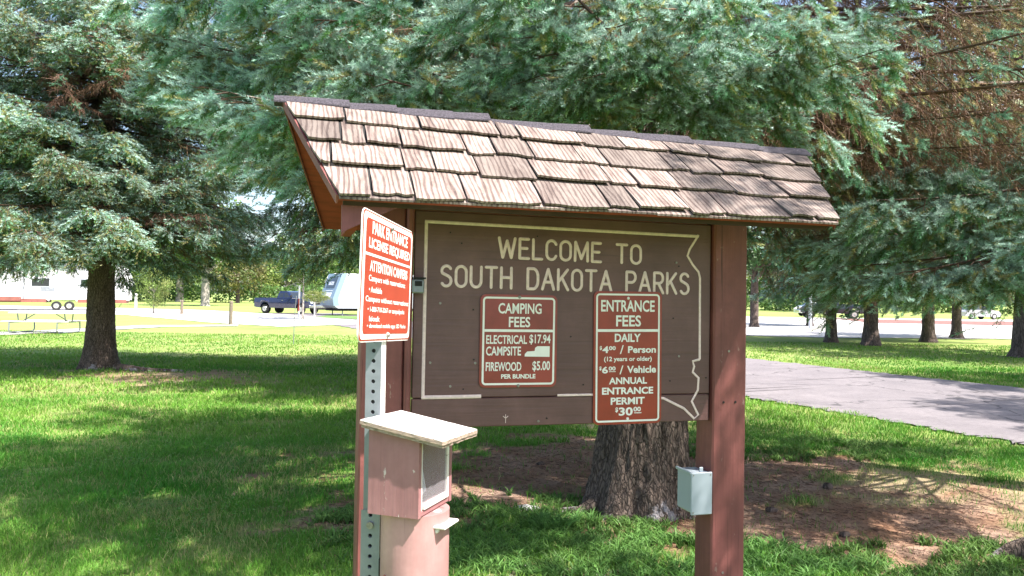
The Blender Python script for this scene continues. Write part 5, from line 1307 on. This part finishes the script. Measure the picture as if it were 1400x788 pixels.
for bi, (y0, y1, den, h0, w0) in enumerate(bands):
    x0, x1 = -.70 * y1 - .4, .70 * y1 + .4
    n = int((x1 - x0) * (y1 - y0) * den); x = rng.uniform(x0, x1, n); y = rng.uniform(y0, y1, n)
    keep = (np.abs(x) < .70 * y + .4) & ~on_road(x, y)
    sm = soil_mask(x, y); dm = dry_mask(x, y); cl = fbm(x * 2.2, y * 2.2, 3, 61)
    keep &= rng.random(n) > (np.clip(sm * 1.1, 0, 1) * .96 + .0) ; keep &= rng.random(n) > dm * .72
    keep &= rng.random(n) < .1 + 1.5 * cl
    x, y, sm, dm, cl = x[keep], y[keep], sm[keep], dm[keep], cl[keep]; n = len(x)
    if not n: continue
    tone = fbm(x * .5, y * .5, 3, 71); tn = np.clip(tone * 2.4 - .7 + rng.normal(size=n) * .2, 0, 1)[:, None]
    c = GA + (GB - GA) * tn; dry = (rng.random(n) < .05 + .5 * dm + .16 * (cl < .4) + .35 * smooth(.56, .7, fbm(x * .8, y * .8, 3, 91)))[:, None]; c = np.where(dry, GC * rng.uniform(.7, 1.2, (n, 1)), c) * rng.uniform(.75, 1.2, (n, 1))
    h = h0 * rng.uniform(.45, 1.15, n) * (.55 + 1.0 * cl) * (1 - .35 * dm)
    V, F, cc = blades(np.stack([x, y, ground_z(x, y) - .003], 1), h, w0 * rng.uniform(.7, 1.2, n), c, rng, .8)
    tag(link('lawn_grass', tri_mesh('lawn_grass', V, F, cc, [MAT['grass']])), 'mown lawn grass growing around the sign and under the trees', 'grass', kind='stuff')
# taller weeds: broad low plants in clumps in front of the trunk and right of the post
def weeds(cx, cy, rx, ry, n, h0, seed, label):
    rng = np.random.default_rng(seed); r = np.sqrt(rng.random(n)); a = rng.uniform(0, 6.28, n); x = cx + rx * r * np.cos(a); y = cy + ry * r * np.sin(a)
    k = fbm(x * 3.1, y * 3.1, 3, seed) > .44; x, y = x[k], y[k]; n = len(x)
    reps = 7; X_ = np.repeat(x, reps); Y_ = np.repeat(y, reps) ; P = np.stack([X_ + rng.normal(size=n * reps) * .008, Y_ + rng.normal(size=n * reps) * .008, ground_z(X_, Y_)], 1)
    c = np.array([.095, .20, .045]) * rng.uniform(.7, 1.4, (n * reps, 1)); h = h0 * rng.uniform(.5, 1.3, n * reps)
    V, F, cc = blades(P, h, np.full(n * reps, .011) * rng.uniform(.6, 1.3, n * reps), c, rng, 1.4)
    tag(link('weeds', tri_mesh('weeds', V, F, cc, [MAT['grass']])), label, 'weeds', kind='stuff')
weeds(-.1, 5.3, 1.3, .95, 2400, .06, 3, 'leafy green weeds in the shade left of the big trunk')
weeds(.9, 4.75, 1.4, .45, 1500, .065, 4, 'leafy green weeds along the bottom edge between the posts')
weeds(2.9, 4.65, 1.1, .55, 1300, .06, 5, 'leafy green weeds at the lower right')
weeds(3.0, 8.3, 1.8, .6, 1100, .07, 6, 'low clover patch between the bare soil and the road')
weeds(.42, 5.35, .28, .16, 320, .10, 7, 'small weed clump at the foot of the big trunk'); weeds(1.05, 5.02, .2, .12, 180, .09, 8, 'weed clump in front of the big trunk')
# clover and plantain leaves mixed into the near lawn
n = 30000; x = rng.uniform(-5.5, 5, n); y = rng.uniform(4.1, 9.5, n); k = (fbm(x * 1.4, y * 1.4, 4, 101) > .54) & (rng.random(n) > soil_mask(x, y)) & ~on_road(x, y) & (np.abs(x) < .7 * y + .3); x, y = x[k], y[k]; n = len(x)
p = np.stack([x, y, ground_z(x, y) + rng.uniform(.02, .05, n)], 1); a = rng.uniform(0, 6.28, n); d = np.stack([np.cos(a), np.sin(a), rng.uniform(-.3, .5, n)], 1); q = unit(np.cross(d, np.array([0, 0, 1.])) + rng.normal(size=(n, 3)) * .2); s = rng.uniform(.012, .032, (n, 1))
V = np.stack([p, p + d * s * .5 + q * s * .35, p + d * s, p + d * s * .5 - q * s * .35], 1).reshape(-1, 3)
tag(link('clover', tri_mesh('clover', V, np.arange(len(V)).reshape(-1, 4), np.repeat(np.array([.10, .22, .05])[None] * rng.uniform(.6, 1.5, (n, 1)), 4, 0), [MAT['grass']])), 'clover and small broad leaves mixed into the near lawn', 'clover', kind='stuff')
# fallen needles, twigs and cones on the bare soil
n = 26000; x = rng.uniform(-2.5, 4.8, n); y = rng.uniform(4.2, 9, n); k = rng.random(n) < soil_mask(x, y) + .05; x, y = x[k], y[k]; n = len(x)
a = rng.uniform(0, 3.14, n); L = rng.uniform(.012, .05, n) * (1 + 3 * (rng.random(n) < .04)); P0 = np.stack([x, y, ground_z(x, y) + rng.uniform(.001, .012, n)], 1); P1 = P0 + np.stack([np.cos(a) * L, np.sin(a) * L, rng.normal(size=n) * .004], 1)
V, F, cc = sticks(P0, P1, .0022, .0012, np.array([.22, .12, .075])[None] * rng.uniform(.4, 1.9, (n, 1)))
tag(link('needle_litter', tri_mesh('needle_litter', V, F, cc, [MAT['needle']])), 'brown fallen needles and twigs strewn over the bare soil', 'litter', kind='stuff')
# cones, a pale stone and surface roots
def lump(name, x, y, r, sq, mat, label, cat, seed, group=None):
    rr = np.random.default_rng(seed); V = []; F = []; nu, nv = 14, 9
    for i in range(nv + 1):
        for j in range(nu):
            th = math.pi * i / nv; ph = 2 * math.pi * j / nu; q = r * (1 + .28 * (vnoise(math.cos(ph) * 1.7 + seed, math.cos(th) * 1.7 + math.sin(ph) * 1.5, seed) - .5) * 2)
            V.append((float(q * math.sin(th) * math.cos(ph)) * sq[0], float(q * math.sin(th) * math.sin(ph)) * sq[1], float(q * math.cos(th)) * sq[2]))
    for i in range(nv):
        for j in range(nu): F.append((i * nu + j, (i + 1) * nu + j, (i + 1) * nu + (j + 1) % nu, i * nu + (j + 1) % nu))
    o = MB().add(V, F).build(name, mat, None, smooth_=True, loc=(x, y, r * sq[2] * .45)); return tag(o, label, cat, group)
MAT['stone'] = M_plain('pale_stone', (.42, .40, .42), .85, .4, 18, bmp=.5)
lump('flat_stone', .13, 5.83, .085, (1.2, .7, .3), MAT['stone'], 'pale flat stone lying in the weeds left of the big trunk', 'stone', 3)
lump('stone', 2.72, 6.62, .05, (1, .8, .7), MAT['bark_far'], 'dark cone like lump on the bare soil right of the sign post', 'stone', 5)
for i, (x, y) in enumerate(((-.05, 6.4), (.35, 6.0), (1.9, 7.6), (2.3, 5.3), (.3, 7.4), (2.0, 5.9))): lump('pine_cone', x, y, .028, (1.7, .8, .8), MAT['bark_far'], 'small brown cone lying on the needle strewn soil', 'cone', 20 + i, 'cones on the bare soil')
def root(pts, r, label):
    n = len(pts); o = MB().tube(pts, r, 10).build('surface_root', MAT['bark'], None, smooth_=True); return tag(o, label, 'root')
root([(.72, 5.78, .10), (.52, 5.72, .03), (.3, 5.75, .012), (.1, 5.7, -.01)], [.07, .035, .022, .012], 'thin surface root running left from the big trunk')
root([(3.5, 4.75, .16), (3.30, 4.80, .12), (3.16, 4.86, .05), (3.05, 4.9, -.03)], [.09, .075, .06, .04], 'short brown root poking up at the bottom right corner')
root([(-7.9, 15.6, .06), (-7.3, 15.5, .03), (-6.6, 15.6, .005)], [.09, .05, .03], 'surface root running right from the left spruce trunk')
# gravel at the sign's foot
n = 2600; x = rng.uniform(-.15, .95, n); y = rng.uniform(4.25, 4.62, n); k = rng.random(n) < dry_mask(x, y); x, y = x[k], y[k]; n = len(x); s = rng.uniform(.004, .011, n)
tv = np.array([(1, 0, 0), (-.5, .8, 0), (-.6, -.7, 0), (0, 0, .9)]); V = (tv[None] * s[:, None, None] * rng.uniform(.6, 1.3, (n, 4, 1)) + np.stack([x, y, ground_z(x, y) + .001], 1)[:, None]).reshape(-1, 3)
F = (np.arange(n)[:, None, None] * 4 + np.array([[0, 1, 3], [1, 2, 3], [2, 0, 3]])[None]).reshape(-1, 3)
tag(link('gravel', tri_mesh('gravel', V, F, np.repeat(np.array([.4, .36, .35])[None] * rng.uniform(.5, 1.3, (n, 1)), 4, 0), [MAT['needle']])), 'grey gravel scattered at the bottom edge in front of the weeds', 'gravel', kind='stuff')
